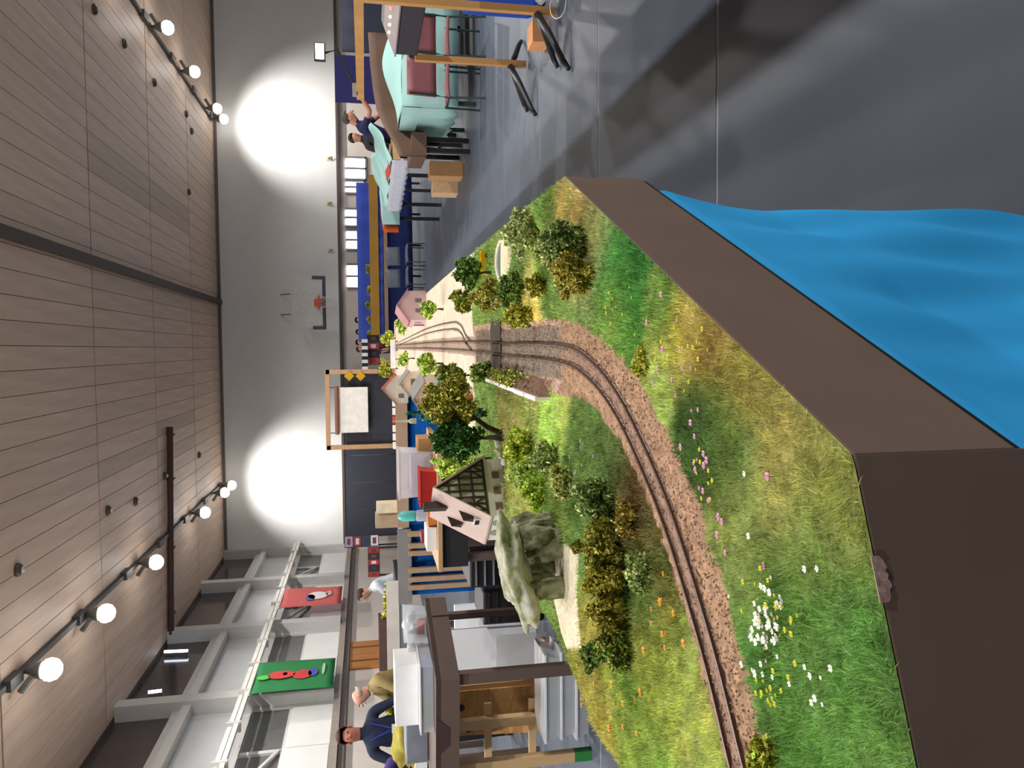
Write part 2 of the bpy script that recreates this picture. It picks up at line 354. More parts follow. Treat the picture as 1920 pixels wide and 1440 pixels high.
def track_d(x, y):
    """signed distance (right of the track positive) to the running line"""
    P = np.stack([np.ravel(x), np.ravel(y)], 1); best = np.full(len(P), 9.); sg = np.zeros(len(P))
    for a, b in zip(TRK[:-1], TRK[1:]):
        d = b-a; L2 = d@d; t = np.clip(((P-a)@d)/L2, 0, 1); q = a+t[:, None]*d; e = P-q; dd = np.hypot(e[:, 0], e[:, 1])
        m = dd < best; best[m] = dd[m]; sg[m] = np.sign(e[m, 0]*d[1]-e[m, 1]*d[0])
    return (best*np.where(sg == 0, 1, sg)).reshape(np.shape(x))
def band(x, y):
    """1 inside the earth strip that carries the track"""
    d = track_d(x, y); wob = (vnoise(np.asarray(x)*60, np.asarray(y)*60, 3)-.5)*.014
    rw = np.interp(y, [.6, .70, .745, .834, .983, 1.1, 1.305, 1.55, 2.9], [.065, .078, .092, .102, .098, .084, .066, .068, .076])
    lw = np.interp(y, [.6, .86, .945, 1.065, 1.245, 1.5, 1.7, 2.9], [.034, .038, .044, .044, .055, .085, .075, .06])
    return np.where(d > 0, d < rw+wob, -d < lw+wob), d
GP = [  # grass colour patches: pixel of the patch, radius (m), colour
 (1650, 1300, .13, (84, 138, 52)), (1560, 1130, .10, (70, 132, 48)), (1560, 960, .07, (146, 152, 62)), (1500, 880, .05, (158, 150, 66)), (1450, 980, .07, (128, 142, 64)),
 (1380, 800, .06, (74, 112, 36)), (1330, 790, .05, (60, 96, 30)), (1400, 700, .05, (146, 142, 44)), (1340, 640, .05, (128, 116, 36)), (1290, 600, .06, (150, 158, 60)),
 (1170, 505, .08, (52, 128, 44)), (1160, 580, .06, (110, 150, 50)), (1120, 430, .08, (126, 146, 82)), (1090, 380, .08, (150, 148, 72)), (1000, 600, .06, (180, 180, 90)), (1240, 740, .04, (140, 168, 80)), (1250, 560, .04, (98, 140, 52)),
 (1110, 800, .09, (84, 122, 44)), (1150, 870, .07, (74, 108, 40)), (1190, 950, .07, (98, 88, 42)), (1230, 1050, .06, (92, 104, 40)), (1210, 1110, .06, (74, 118, 42)), (1240, 1230, .08, (128, 140, 44)),
 (1200, 1320, .09, (116, 148, 46)), (1290, 1360, .09, (142, 166, 66)), (1250, 1420, .09, (110, 150, 54)), (1040, 780, .06, (150, 186, 78)), (1060, 760, .05, (146, 176, 70)), (980, 880, .10, (132, 150, 56)), (1000, 700, .06, (130, 150, 70)), (960, 800, .1, (118, 130, 50)), (1120, 1300, .08, (138, 146, 40))]
_gp = [(onz(a, b, T), r, np.array(lin(c))) for a, b, r, c in GP]
def grass_col(x, y):
    x = np.asarray(x, float); y = np.asarray(y, float); W = np.full(x.shape, .002); C = np.zeros(x.shape+(3,))+np.array(lin((104, 142, 56)))*.002
    for p, r, c in _gp:
        k = np.exp(-((x-p.x)**2+(y-p.y)**2)/(2*(r*.62)**2)); W = W+k; C = C+k[..., None]*c
    C = C/W[..., None]; n = vnoise(x*70, y*70, 5); n2 = vnoise(x*18, y*18, 6)
    C = C*(1.35+1.1*n)[..., None]; C[..., 0] *= .92+.3*n2; g = C.mean(-1, keepdims=True); return (C*.74+g*.26)*np.array([1.10, 1.0, .92])
SAND = [onz(*a, T) for a in [(1048, 1015), (1092, 1025), (1090, 1120), (1096, 1215), (1070, 1215), (1046, 1125), (1036, 1050)]]
def inpoly(x, y, poly):
    r = np.zeros(np.shape(x), bool); n = len(poly)
    for i in range(n):
        a, b = poly[i], poly[(i+1) % n]
        c = ((a.y > y) != (b.y > y)) & (x < (b.x-a.x)*(y-a.y)/(b.y-a.y+1e-12)+a.x); r ^= c
    return r
def ground_z(x, y):
    b, d = band(x, y); m = np.clip((np.abs(d)-.05)/.05, 0, 1)
    e = np.clip(np.minimum(np.asarray(x)-xl(y), xr(y)-np.asarray(x))/.05, 0, 1)
    z = T+.001+.012*vnoise(np.asarray(x)*9, np.asarray(y)*9, 11)*m*e*np.clip((3.1-np.asarray(y))/.3, 0, 1)
    fine = (vnoise(np.asarray(x)*190, np.asarray(y)*190, 12)-.5)*.0026+(vnoise(np.asarray(x)*90, np.asarray(y)*90, 13)-.5)*.0075*(np.abs(d) > .026)
    return z+np.where(b, fine, 0)*np.clip((3.-np.asarray(y))/.5, .25, 1)

rows = np.concatenate([np.arange(.302, 1.75, .0052), np.arange(1.75, 3.1, .010), np.arange(3.1, 10.61, .05)])
NC = 190; U_ = np.linspace(0, 1, NC+1)
gx = np.array([xl(y)+(xr(y)-xl(y))*U_ for y in rows]); gy = np.repeat(rows[:, None], NC+1, 1)
gz = ground_z(gx, gy); bnd, gd = band(gx, gy); gc = grass_col(gx, gy)*.55
earth = np.array(lin((174, 140, 113))); pink = np.array(lin((200, 164, 146))); dust = np.array(lin((142, 120, 104))); grey = np.array(lin((134, 122, 108))); beige = np.array(lin((226, 208, 186)))
n1 = vnoise(gx*120, gy*120, 21); n2 = vnoise(gx*30, gy*30, 22)
tb = earth*(.70+.5*n1)[..., None]*(.9+.2*n2)[..., None]
mid = np.abs(gd) < .024; tb[mid] = (np.array(lin((150, 122, 106)))*(.75+.5*n1)[..., None])[mid]
stg = (gy > 1.52) & (gy < 2.75); inn = stg & (np.abs(gd) < .056)
tb[stg] = (pink*(.85+.3*n1)[..., None])[stg]; tb[inn] = (grey*(.7+.55*n1)[..., None])[inn]
gc[bnd] = tb[bnd]
yard = gy > 2.78+.10*(n2-.5); yb_ = beige*(.86+.24*n2)[..., None]; gc[yard] = yb_[yard]
yt = yard & (np.abs(gd) < .036); gc[yt] = (np.array(lin((176, 152, 136)))*(.8+.3*n1)[..., None])[yt]
sd = inpoly(gx, gy, SAND); gc[sd] = (np.array(lin((236, 224, 196)))*(.9+.15*n1)[..., None])[sd]
pond_c = onz(946, 486, T)
pr = np.hypot((gx-pond_c.x)/.05, (gy-pond_c.y)/.10)
gc[(pr < 1.35)] = (np.array(lin((226, 214, 178))))
me = bpy.data.meshes.new('ground'); nv = NC+1
idx = np.arange(len(rows)*nv).reshape(len(rows), nv)
faces = np.stack([idx[:-1, :-1], idx[:-1, 1:], idx[1:, 1:], idx[1:, :-1]], -1).reshape(-1, 4)
lay = thing('model_railway_layout', 'long model railway board with brown fascia and grassy curved corner', 'model railway', (0, 3, 0))
me.from_pydata(np.stack([gx-0, gy-3, gz], -1).reshape(-1, 3).tolist(), [], faces.tolist())
setcol(me, gc.reshape(-1, 3)); me.materials.append(M('scenic_ground', rough=.9, var=.18, scale=160, attr=True, bump=.25, spec=.1))
me.polygons.foreach_set('use_smooth', [True]*len(me.polygons))
go = bpy.data.objects.new('ground', me); COL.objects.link(go); go.parent = lay
M_fas = M('fascia_brown', (124, 104, 92), .62, .07, 9, spec=.3); M_wd = M('baseboard_ply', (120, 96, 70), .7, .1, 8)
def panel(a, b, z0, z1, th, name='fascia', mat=None):
    a, b = Vector(a), Vector(b); d = (b-a).normalized(); n = Vector((d.y, -d.x))
    m = MB().prism([a, b, b-n*th, a-n*th], z0, z1); return m.build(name, mat or M_fas, lay, bevel=.0015)
panel(PC, PF, FB, T-.0005, .012)
panel(PB, PC, FB-.03, T-.0005, .012)
RP = [(PF.x, PF.y), (.345, 2.2), (.349, 3.6), (.354, 5.2), (.36, 7.0), (.366, 8.8), (.37, 10.6)]
for a, b in zip(RP[:-1], RP[1:]): panel(a, b, FB, T-.0005, .012)
for a, b in zip(LEFT[:-1], LEFT[1:]): 
    if Vector(a).y < 3: panel(b, a, FB, T-.0005, .012)
for y in (3.0, 4.6, 6.2, 7.8, 9.2): panel((-.34, y+1.5 if y < 9 else 10.6), (-.34, y), FB, T, .012)
panel((.37, 10.6), (-.34, 10.6), FB, T+.002, .012)
poly = [(-.80, .33), (-.09, .60), (.315, 1.49), (.325, 2.2), (.35, 10.58), (-.32, 10.58), (-.32, 3.0), (-.40, 2.62), (-.54, 2.34), (-.58, 1.6), (-.64, 1.3), (-.64, 1.0)]
MB().prism(poly, T-.032, T-.018).build('baseboard', M_wd, lay)
for x, y in [(-.6, .55), (-.52, 1.5), (.22, 1.6), (-.28, 3.2), (.3, 3.2), (-.28, 5.4), (.3, 5.4), (-.28, 7.6), (.3, 7.6), (-.28, 9.9), (.3, 9.9), (-.12, .78)]:
    MB().box(x-.02, x+.02, y-.02, y+.02, .0, T-.032).build('leg', M('leg_brown', (96, 78, 66), .6), lay)
# torn edge of the scenery on the near fascia
def chip(p0, p1, seed, w, col):
    rs = random.Random(seed); q0, q1 = onz(*p0, T), onz(*p1, T); n = 12; m = MB(); up = []; lo = []
    B = Vector((PC.x-PB.x, PC.y-PB.y, 0)).normalized(); nn = Vector((B.y, -B.x, 0))
    for i in range(n+1):
        t = i/n; p = q0.lerp(q1, t); s = ((p.xy-PB).dot(B.xy)); c = Vector((PB.x+B.x*s, PB.y+B.y*s, 0)); k = math.sin(math.pi*t)**.5
        up.append(c+nn*.0006+Vector((0, 0, T+.004))); lo.append(c+nn*(.0012+.0012*k*rs.random())+Vector((0, 0, T-.003-w*k*(.5+.7*rs.random()))))
    vs = up+lo; m.add(vs, [(i, n+1+i, n+2+i, i+1) for i in range(n)]); m.build('torn_edge', M('plaster_'+str(seed), col, .85, .25, 150, bump=.3), lay, solid=.001)
panel(Vector((PC.x-.004, PC.y+.002)), Vector((PF.x-.004, PF.y+.002)), FB-.013, FB+.001, .004, 'hook_tape', M('tape_black', (18, 18, 22), .8))
chip((1625, 1045), (1650, 1130), 1, .005, (176, 148, 136))
# pond
pw = thing('model_pond', 'small blue-grey pond with pale sandy rim on the layout', 'pond', (pond_c.x, pond_c.y, T))
pm = MB(); pm.lathe((0, 0, 0), [(1, .0), (1, .006), (.2, .006)], 28)
pm.v = [(v[0]*.05, v[1]*.10, v[2]+.001) for v in pm.v]; pm.build('water', M('pond_water', (116, 140, 140), .12, .1, 20, spec=.6), pw, local=True)
rm = MB(); rm.tube([(.054*math.cos(a)*(1+.08*math.sin(3*a)), .106*math.sin(a), .004) for a in np.linspace(0, 2*math.pi, 33)], .007, 6, False); rm.build('rim', M('sand_rim', (226, 216, 186), .9, .1, 60), pw, local=True)
# static grass: too many fibres to count
def grass(n, ylo, yhi, lmin, lmax, wd, seed):
    r = np.random.default_rng(seed); y = r.uniform(ylo, yhi, n); x = xl(y)+(xr(y)-xl(y))*r.uniform(.002, .998, n)
    b, d = band(x, y); keep = ~b & ~inpoly(x, y, SAND) & (np.hypot((x-pond_c.x)/.05, (y-pond_c.y)/.10) > 1.25) & (y < 2.75)
    x, y = x[keep], y[keep]; n = len(x); z = ground_z(x, y)-.001
    col = grass_col(x, y); L = r.uniform(lmin, lmax, n)*(.6+.8*vnoise(x*25, y*25, 9)); a = r.uniform(0, 2*np.pi, n); tl = r.uniform(.15, .85, n)
    clump = vnoise(x*40, y*40, 15)*4*np.pi; dx = np.cos(clump+r.normal(0, .7, n))*tl*L; dy = np.sin(clump+r.normal(0, .7, n))*tl*L; dz = np.sqrt(np.maximum(L*L-dx*dx-dy*dy, (L*.3)**2))
    wx, wy = np.cos(a)*wd, np.sin(a)*wd
    V = np.empty((n, 5, 3)); h = .55
    V[:, 0] = np.stack([x-wx, y-wy, z], 1); V[:, 1] = np.stack([x+wx, y+wy, z], 1)
    V[:, 2] = np.stack([x+wx*.7+dx*.35, y+wy*.7+dy*.35, z+dz*h], 1); V[:, 3] = np.stack([x-wx*.7+dx*.35, y-wy*.7+dy*.35, z+dz*h], 1)
    V[:, 4] = np.stack([x+dx, y+dy, z+dz], 1)
    k = np.arange(n)[:, None]*5; F = np.concatenate([k+np.array([[0, 1, 2, 3]])], 1).tolist()+(k+np.array([[3, 2, 4]])).tolist()
    C = np.repeat((col*r.uniform(.65, 1.7, (n, 1)))[:, None, :], 5, 1)
    return V.reshape(-1, 3), F, C.reshape(-1, 3)
for args in [(95000, .31, 1.15, .006, .013, .00045, 1), (62000, .9, 1.75, .006, .012, .0007, 2), (22000, 1.6, 2.8, .007, .013, .0012, 3)]:
    V, F, C = grass(*args); m_ = bpy.data.meshes.new('static_grass'); V = V-np.array([0, 3, 0]); m_.from_pydata(V.tolist(), [], F); setcol(m_, C)
    m_.materials.append(M('grass_fibre', rough=.7, var=.05, attr=True, spec=.25)); o = bpy.data.objects.new('static_grass', m_); COL.objects.link(o); o.parent = lay; o['kind'] = 'stuff'
# ballast stones beside the track
def stones(n, seed):
    r = np.random.default_rng(seed); y = r.uniform(.6, 2.7, n*3); x = xl(y)+(xr(y)-xl(y))*r.uniform(0, 1, n*3); b, d = band(x, y)
    k = b & (np.abs(d) > .003) & ((d > 0) | (np.abs(d) < .02) | (r.uniform(0, 1, n*3) < .3)); x, y = x[k][:n], y[k][:n]; z = ground_z(x, y); n = len(x); s = r.uniform(.0008, .0022, n)
    base = np.array([(1, 0, 0), (-1, 0, 0), (0, 1, 0), (0, -1, 0), (0, 0, 1)], float); V = (base[None]*s[:, None, None]*r.uniform(.6, 1.3, (n, 5, 1)))
    a = r.uniform(0, 6.28, n); c_, s_ = np.cos(a)[:, None], np.sin(a)[:, None]; V = np.stack([V[..., 0]*c_-V[..., 1]*s_, V[..., 0]*s_+V[..., 1]*c_, V[..., 2]], -1)
    V = V+np.stack([x, y-3, z], 1)[:, None]; F = []
    k = np.arange(n)[:, None]*5
    for t in ((0, 2, 4), (2, 1, 4), (1, 3, 4), (3, 0, 4)): F += (k+np.array([t])).tolist()
    pal = np.array([lin(c) for c in ((176, 142, 116), (136, 106, 86), (198, 166, 142), (112, 88, 72), (158, 138, 120))]); C = np.repeat(pal[r.integers(0, 5, n)][:, None], 5, 1)
    return V.reshape(-1, 3), F, C.reshape(-1, 3)
V, F, C = stones(26000, 5); m_ = bpy.data.meshes.new('ballast'); m_.from_pydata(V.tolist(), [], F); setcol(m_, C); m_.materials.append(M('ballast_stone', rough=.9, var=.1, attr=True, spec=.1))
o = bpy.data.objects.new('ballast', m_); COL.objects.link(o); o.parent = lay; o['kind'] = 'stuff'
# the running line
def resample(P, step):
    s = np.concatenate([[0], np.cumsum(np.hypot(*np.diff(P, axis=0).T))]); q = np.arange(0, s[-1], step); return np.stack([np.interp(q, s, P[:, 0]), np.interp(q, s, P[:, 1])], 1)
M_rail = M('rail_steel', (92, 70, 58), .42, .2, 90, metal=.4, spec=.5); M_slp = M('sleeper_wood', (128, 102, 88), .85, .25, 60)
def track(name, label, P, gauge, nsl):
    t = thing(name, label, 'railway track', (P[0][0], P[0][1], T)); Q = resample(P, .012); z = T+.0006
    for s in (-1, 1):
        m = MB(); vs = []; fs = []
        for i, q in enumerate(Q):
            d = Q[min(i+1, len(Q)-1)]-Q[max(i-1, 0)]; d = d/np.hypot(*d); n = np.array([d[1], -d[0]]); c = q+n*s*gauge/2
            for (u, v) in ((-.0026, 0), (-.0012, .0016), (-.0018, .0052), (.0018, .0052), (.0012, .0016), (.0026, 0)): vs.append((c[0]+n[0]*u, c[1]+n[1]*u, z+v))
        for i in range(len(Q)-1):
            for j in range(5): fs.append((i*6+j, i*6+j+1, i*6+6+j+1, i*6+6+j))
        m.add(vs, fs); m.build('rail', M_rail, t)
    Q = resample(P, .0155)[:nsl]; src = None
    for i, q in enumerate(Q[:-1]):
        d = Q[i+1]-q; a = math.atan2(d[1], d[0])
        if src is None:
            src = MB().box(-.0032, .0032, -.028, .028, -.001, .0005).build('sleeper', M_slp, t, local=True); o = src
        else: o = src.copy(); COL.objects.link(o)
        o.location = (q[0]-P[0][0], q[1]-P[0][1], 0); o.rotation_euler = (0, 0, a)
track('railway_track', 'curving single track of brown rails on earth ballast', TRK, .034, 290)
SID = catmull([(.012, 2.85), (.035, 3.0), (.085, 3.2), (.105, 3.6), (.112, 5.0), (.085, 7.5), (.06, 9.6)], 12)
track('siding_track', 'siding that branches off into the pale station yard', SID, .030, 110)
# dark boards laid between and beside the rails
cx = thing('track_boards', 'dark boards laid between and beside the rails of the straight', 'crossing', (0, 2.28, T))
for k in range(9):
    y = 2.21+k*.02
    for a, b in ((-.085, -.024), (-.013, .012), (.022, .082)): MB().box(a, b, y, y+.018, T+.001, T+.0062).build('plank', M('dark_plank', (74, 64, 56), .85, .15, 50), cx)

# blue cloth below the fascia
CP = [np.array((PF.x-.012, PF.y-.004)), np.array((PC.x-.01, PC.y+.012)), np.array((PC.x-.022, PC.y+.012)), np.array((PB.x, PB.y+.02))]
sl = [0]; 
for a, b in zip(CP[:-1], CP[1:]): sl.append(sl[-1]+np.hypot(*(b-a)))
def cpos(s):
    s = min(max(s, 0), sl[-1]); p = np.array([np.interp(s, sl, [c[i] for c in CP]) for i in (0, 1)])
    if s < sl[1]: d = CP[1]-CP[0]
    else: d = CP[3]-CP[2]
    w = np.clip((s-sl[1]+.02)/.04, 0, 1); d = (1-w)*(CP[1]-CP[0])/np.hypot(*(CP[1]-CP[0]))+w*(CP[3]-CP[2])/np.hypot(*(CP[3]-CP[2])); d = d/np.hypot(*d)
    return p, np.array([-d[1], d[0]])
def cloth(u, v):
    drop = v*(FB-.012); s = u*sl[-1]; e = .055*(1-math.exp(-drop/.10))+.01*drop; s = e*(1-u)**6+s*(1-0) if u < .5 else s
    p, n = cpos(s); g = min(1, drop/.25)
    off = .0+g*(.020*math.sin(s*9+drop*7)+.012*math.sin(s*19-drop*13+1)+.006*math.sin(s*37+drop*4))*.55+.006*math.exp(-((drop-.02)/.01)**2)+.03*g
    sag = .004*abs(math.sin(s*23))+.0025*math.sin(s*51)
    return (p[0]-n[0]*-off*-1, p[1]-n[1]*-off*-1, FB-.001-drop-sag*(1-g)-.006*max(0, math.sin(s*5.5+.6))*(1-g))
cm = MB(); cm.grid(cloth, 170, 70)
M_cloth = M('cloth_blue', (58, 180, 250), .8, .05, 5, spec=.15)
tag(cm.build('table_skirt', M_cloth, loc=(.1, 1.0, 0), smooth=True), 'bright blue cloth skirt hanging below the brown fascia to the floor', 'cloth')
# ------------------------------------------------------------ trees, shrubs, stones and houses on the layout
OLIVE = [(118, 112, 40), (146, 140, 56), (86, 82, 26), (168, 160, 84), (100, 98, 34)]
GREYG = [(128, 138, 84), (152, 160, 106), (92, 102, 56), (170, 176, 124), (108, 116, 66)]
DARKG = [(58, 82, 36), (78, 104, 46), (40, 60, 24), (104, 126, 62)]
LIGHT = [(140, 164, 64), (170, 188, 90), (104, 132, 44), (186, 196, 112)]
BROWNG = [(112, 98, 44), (136, 116, 56), (84, 74, 32), (150, 140, 80)]
DEEP = [(46, 84, 40), (34, 64, 30), (66, 104, 50), (26, 50, 24)]
TEAL = [(36, 84, 74), (52, 104, 90), (26, 62, 56)]
M_leaf = M('leaf_flock', rough=.8, var=.06, attr=True, spec=.15); M_bark = M('bark', (70, 56, 44), .9, .2, 60)
def foliage_mesh(name, rad, n, leaf, pal, seed, clumps=34, flat=.15):
    r = np.random.default_rng(seed); u = r.normal(size=(clumps, 3)); u /= np.linalg.norm(u, axis=1)[:, None]; 
    cc = u*np.array(rad)*r.uniform(.3, .92, (clumps, 1)); k = r.integers(0, clumps, n); cr = r.uniform(.16, .42, clumps)
    d = r.normal(size=(n, 3)); d /= np.linalg.norm(d, axis=1)[:, None]; c = cc[k]+d*np.array(rad)*cr[k][:, None]*r.uniform(.35, 1.05, (n, 1))
    a = r.normal(size=(n, 3)); a /= np.linalg.norm(a, axis=1)[:, None]; b = np.cross(a, d+.4*r.normal(size=(n, 3))); b /= np.linalg.norm(b, axis=1)[:, None]+1e-9
    s = leaf*r.uniform(.6, 1.4, (n, 1)); V = np.stack([c-a*s, c+b*s*.55, c+a*s, c-b*s*.55], 1).reshape(-1, 3)
    F = (np.arange(n)[:, None]*4+np.arange(4)).tolist(); pal = np.array([lin(p) for p in pal]); ci = pal[(r.integers(0, len(pal), n))]*r.uniform(1.3, 2.9, (n, 1))
    m = bpy.data.meshes.new(name); m.from_pydata(V.tolist(), [], F); setcol(m, np.repeat(ci, 4, 0)); m.materials.append(M_leaf); return m
_seed = [100]
def plant(label, cat, px_base, py, px_top, y0, y1, pal, kind='bush', n=2600, leaf=None, lean=0, group=None, name=None, dz=0):
    """px_base/py: pixel of the foot on the board; px_top: pixel of the top; y0..y1: width in pixels"""
    p = onz(px_base, py, T); k = p.y/FPX; h = (px_base-px_top)*k; wdt = (y1-y0)*k; _seed[0] += 1; sd = _seed[0]; rs = random.Random(sd)
    t = thing(name or ('model_tree' if kind == 'tree' else 'model_shrub'), label, cat, (p.x, p.y, T-.001+dz), 0, group)
    leaf = leaf or .0036*max(1., min(p.y/1.3, 2.2)); n = int(n*(1.9 if kind == 'bush' else 1.5))
    if kind == 'tree': cz, rz_ = h*.66, h*.36
    elif kind == 'cypress': cz, rz_ = h*.55, h*.47
    else: cz, rz_ = h*.46, h*.52
    o = bpy.data.objects.new('foliage', foliage_mesh('foliage', (wdt/2, wdt/2*.85, rz_), n, leaf, pal, sd)); COL.objects.link(o); o.parent = t; o.location = (-lean*k, 0, cz)
    m = MB(); tx = -lean*k
    m.tube([(0, 0, 0), (tx*.2+h*.02, 0, h*.2), (tx*.7, 0, h*.42), (tx, 0, cz)], [h*.035+.002, h*.028+.0015, h*.02+.001, .001], 7)
    for i in range(5):
        a = rs.uniform(0, 6.28); m.tube([(tx*.5, 0, h*(.28+.05*i)), (tx*.8+math.cos(a)*wdt*.2, math.sin(a)*wdt*.2, h*(.42+.06*i)), (tx+math.cos(a)*wdt*.36, math.sin(a)*wdt*.36, h*(.52+.07*i))], [h*.012+.001, .0012, .0006], 5)
    m.build('trunk' if kind == 'tree' else 'stem', M_bark, t, local=True, smooth=True); return t
G1 = 'shrubs on the layout'
# right of the track
plant('olive brown shrub beside the earth strip at the bend', 'shrub', 1112, 512, 1022, 458, 566, OLIVE+BROWNG[:2], n=3600)
plant('dense grey-green shrub between the olive shrub and the fascia', 'shrub', 1098, 452, 990, 402, 492, GREYG[:3]+DARKG[:2], n=3400)
plant('pale grey-green tree standing by the pond', 'tree', 1040, 438, 938, 392, 486, GREYG, 'tree', n=3200)
plant('low grey-green bush tucked beneath the pale tree by the pond', 'shrub', 1062, 470, 990, 430, 512, GREYG[:3]+BROWNG[:1], n=2200)
plant('small olive bush between the pond and the straight track', 'shrub', 1030, 535, 985, 512, 560, OLIVE, n=1400)
plant('dark green tree behind the yellow wagon', 'tree', 925, 512, 852, 484, 545, DARKG, 'tree', n=2000)
plant('grey-olive tree with pale trunk on the pond side of the straight', 'tree', 972, 556, 880, 524, 592, GREYG[:2]+OLIVE[:2]+BROWNG[:1], 'tree', n=2600)
plant('dark shrub between the pond and the grey-olive tree', 'shrub', 985, 545, 922, 512, 578, DARKG+GREYG[2:3], n=1800)
plant('yellowish olive bush leaning over the pink track edge', 'shrub', 1003, 590, 935, 562, 616, OLIVE+LIGHT[:1], n=2000)
plant('dark olive tree at the start of the pale station yard', 'tree', 905, 568, 845, 545, 594, OLIVE+DARKG[:2], 'tree', n=1600)
plant('low olive shrub on the grass beside the bend', 'shrub', 1216, 678, 1182, 644, 712, OLIVE+LIGHT[:1], n=1300)
# left of the track
plant('large olive tree with bent trunk above the retaining wall', 'tree', 944, 815, 784, 700, 806, OLIVE+DARKG[:1], 'tree', n=4200, lean=-62)
plant('dense deep green tree beside the half-timbered house', 'tree', 948, 822, 800, 772, 848, DEEP, 'tree', n=3600)
plant('narrow teal cypress behind the deep green tree', 'tree', 915, 776, 764, 760, 796, TEAL, 'cypress', n=1500)
plant('pale yellow-green tree between deep green tree and house', 'tree', 925, 862, 806, 832, 892, LIGHT+GREYG[1:2], 'tree', n=2200)
plant('round dark olive tree at the end of the white wall', 'tree', 898, 704, 820, 678, 728, OLIVE[:3]+DARKG, 'tree', n=1800)
plant('bushy green shrub behind the white wall', 'shrub', 930, 700, 878, 690, 730, LIGHT[:1]+DARKG[:2]+GREYG[:1], n=1300)
for i, (xb, yc, xt, a, b, pal, lab) in enumerate([
    (1000, 838, 940, 806, 872, OLIVE[:2]+LIGHT[:2], 'yellow-olive shrub below the deep green tree'),
    (1012, 888, 945, 856, 922, GREYG[:2]+LIGHT[:1], 'pale green shrub in front of the half-timbered house'),
    (1052, 856, 985, 818, 896, GREYG[:3]+DARKG[1:2], 'large grey-green shrub on the lawn inside the bend'),
    (1030, 925, 975, 898, 955, LIGHT[:3]+OLIVE[:1], 'light green shrub between dolmen and house'),
    (1080, 900, 1022, 870, 935, GREYG[:2]+OLIVE[:1], 'ragged grey-green shrub beside the dark round bush'),
    (1158, 932, 1058, 888, 976, DARKG+GREYG[2:4], 'dark round bush inside the curve of the track'),
    (1196, 968, 1140, 920, 1010, BROWNG+OLIVE[2:3], 'brownish scrub beside the inner rail of the bend'),
    (1168, 1020, 1058, 970, 1072, OLIVE+DARKG[:1], 'tall olive bush in front of the dolmen'),
    (1176, 1092, 1080, 1048, 1140, OLIVE[:4], 'wide olive bush next to the sandy path'),
    (1186, 1150, 1092, 1112, 1196, OLIVE+BROWNG[:1], 'dense olive bush with brown leaves by the path end'),
    (1192, 1214, 1100, 1172, 1256, DARKG+OLIVE[:3], 'dark olive bush beside the orange flowers'),
    (1128, 1228, 1080, 1196, 1262, DARKG[:3]+GREYG[:1], 'blue-green bush at the outer edge behind orange flowers'),
    (1224, 1078, 1160, 1036, 1120, GREYG[:3]+DARKG[1:2], 'mid green bush between olive bush and inner rail'),
    (1462, 1420, 1388, 1374, 1460, OLIVE+LIGHT[:1], 'olive bush growing against the rails at the near end')]):
    plant(lab, 'shrub', xb, yc, xt, a, b, pal, n=3000)
# station yard
for lab, a in [('small light green tree in front of the pink house', (832, 580, 788, 562, 598)), ('small green tree beside the grey-roofed station', (832, 682, 782, 660, 702)), ('slim green tree behind the pink house', (772, 612, 742, 598, 628)), ('dark green tree near the white barrier', (778, 672, 746, 660, 690))]:
    plant(lab, 'tree', a[0], a[1], a[2], a[3], a[4], LIGHT+DARKG[:2], 'tree', n=1100, leaf=.011)
plant('bushy trees at the far end of the layout behind white barrier', 'tree', 742, 690, 706, 672, 708, OLIVE+LIGHT[:1], 'bush', n=900, leaf=.02, name='model_tree')
plant('pale bushy tree at the far end beside the blue drapes', 'tree', 742, 634, 712, 622, 652, OLIVE[:2]+LIGHT[:2], 'bush', n=900, leaf=.02, name='model_tree')

# dolmen
dp = onz(1062, 1060, T); dl = thing('dolmen', 'mossy stone dolmen with broad capstone on the sandy path', 'dolmen', dp)
M_stone = M('mossy_stone', (190, 190, 172), .9, .3, 40, bump=.6, col2=(140, 142, 96), lo=.35, hi=.6); M_stone2 = M('dark_mossy_stone', (150, 150, 124), .9, .3, 45, bump=.6, col2=(96, 98, 62), lo=.35, hi=.6)
def stone(c, r, mat, name, seed, rot=(0, 0, 0)):
    m = MB().blob((0, 0, 0), r, 20, .16, seed); q = (Matrix.Rotation(rot[2], 3, 'Z') @ Matrix.Rotation(rot[1], 3, 'Y') @ Matrix.Rotation(rot[0], 3, 'X'))
    m.v = [tuple(q @ Vector(v)+Vector(c)) for v in m.v]; return m.build(name, mat, dl, smooth=True)
def pat(x, y, Y): return at(x, y, Y)
c0 = pat(966, 1064, dp.y+.01); stone(c0, (.106, .062, .031), M_stone, 'capstone', 3, (0, -.20, .06))
a0 = pat(1030, 1100, dp.y-.005); stone((a0.x, a0.y, T+.042), (.026, .03, .052), M_stone2, 'support_stone', 5, (0, .1, .2))
a0 = pat(1026, 1018, dp.y+.0); stone((a0.x, a0.y, T+.044), (.032, .026, .055), M_stone2, 'support_stone', 8, (0, -.05, .5))
a0 = pat(1012, 988, dp.y+.07); stone((a0.x, a0.y, T+.046), (.028, .026, .058), M_stone2, 'support_stone', 12, (0, 0, .1))
a0 = pat(1016, 1060, dp.y+.075); stone((a0.x, a0.y, T+.04), (.03, .02, .055), M_stone2, 'support_stone', 15, (0, 0, 1.))

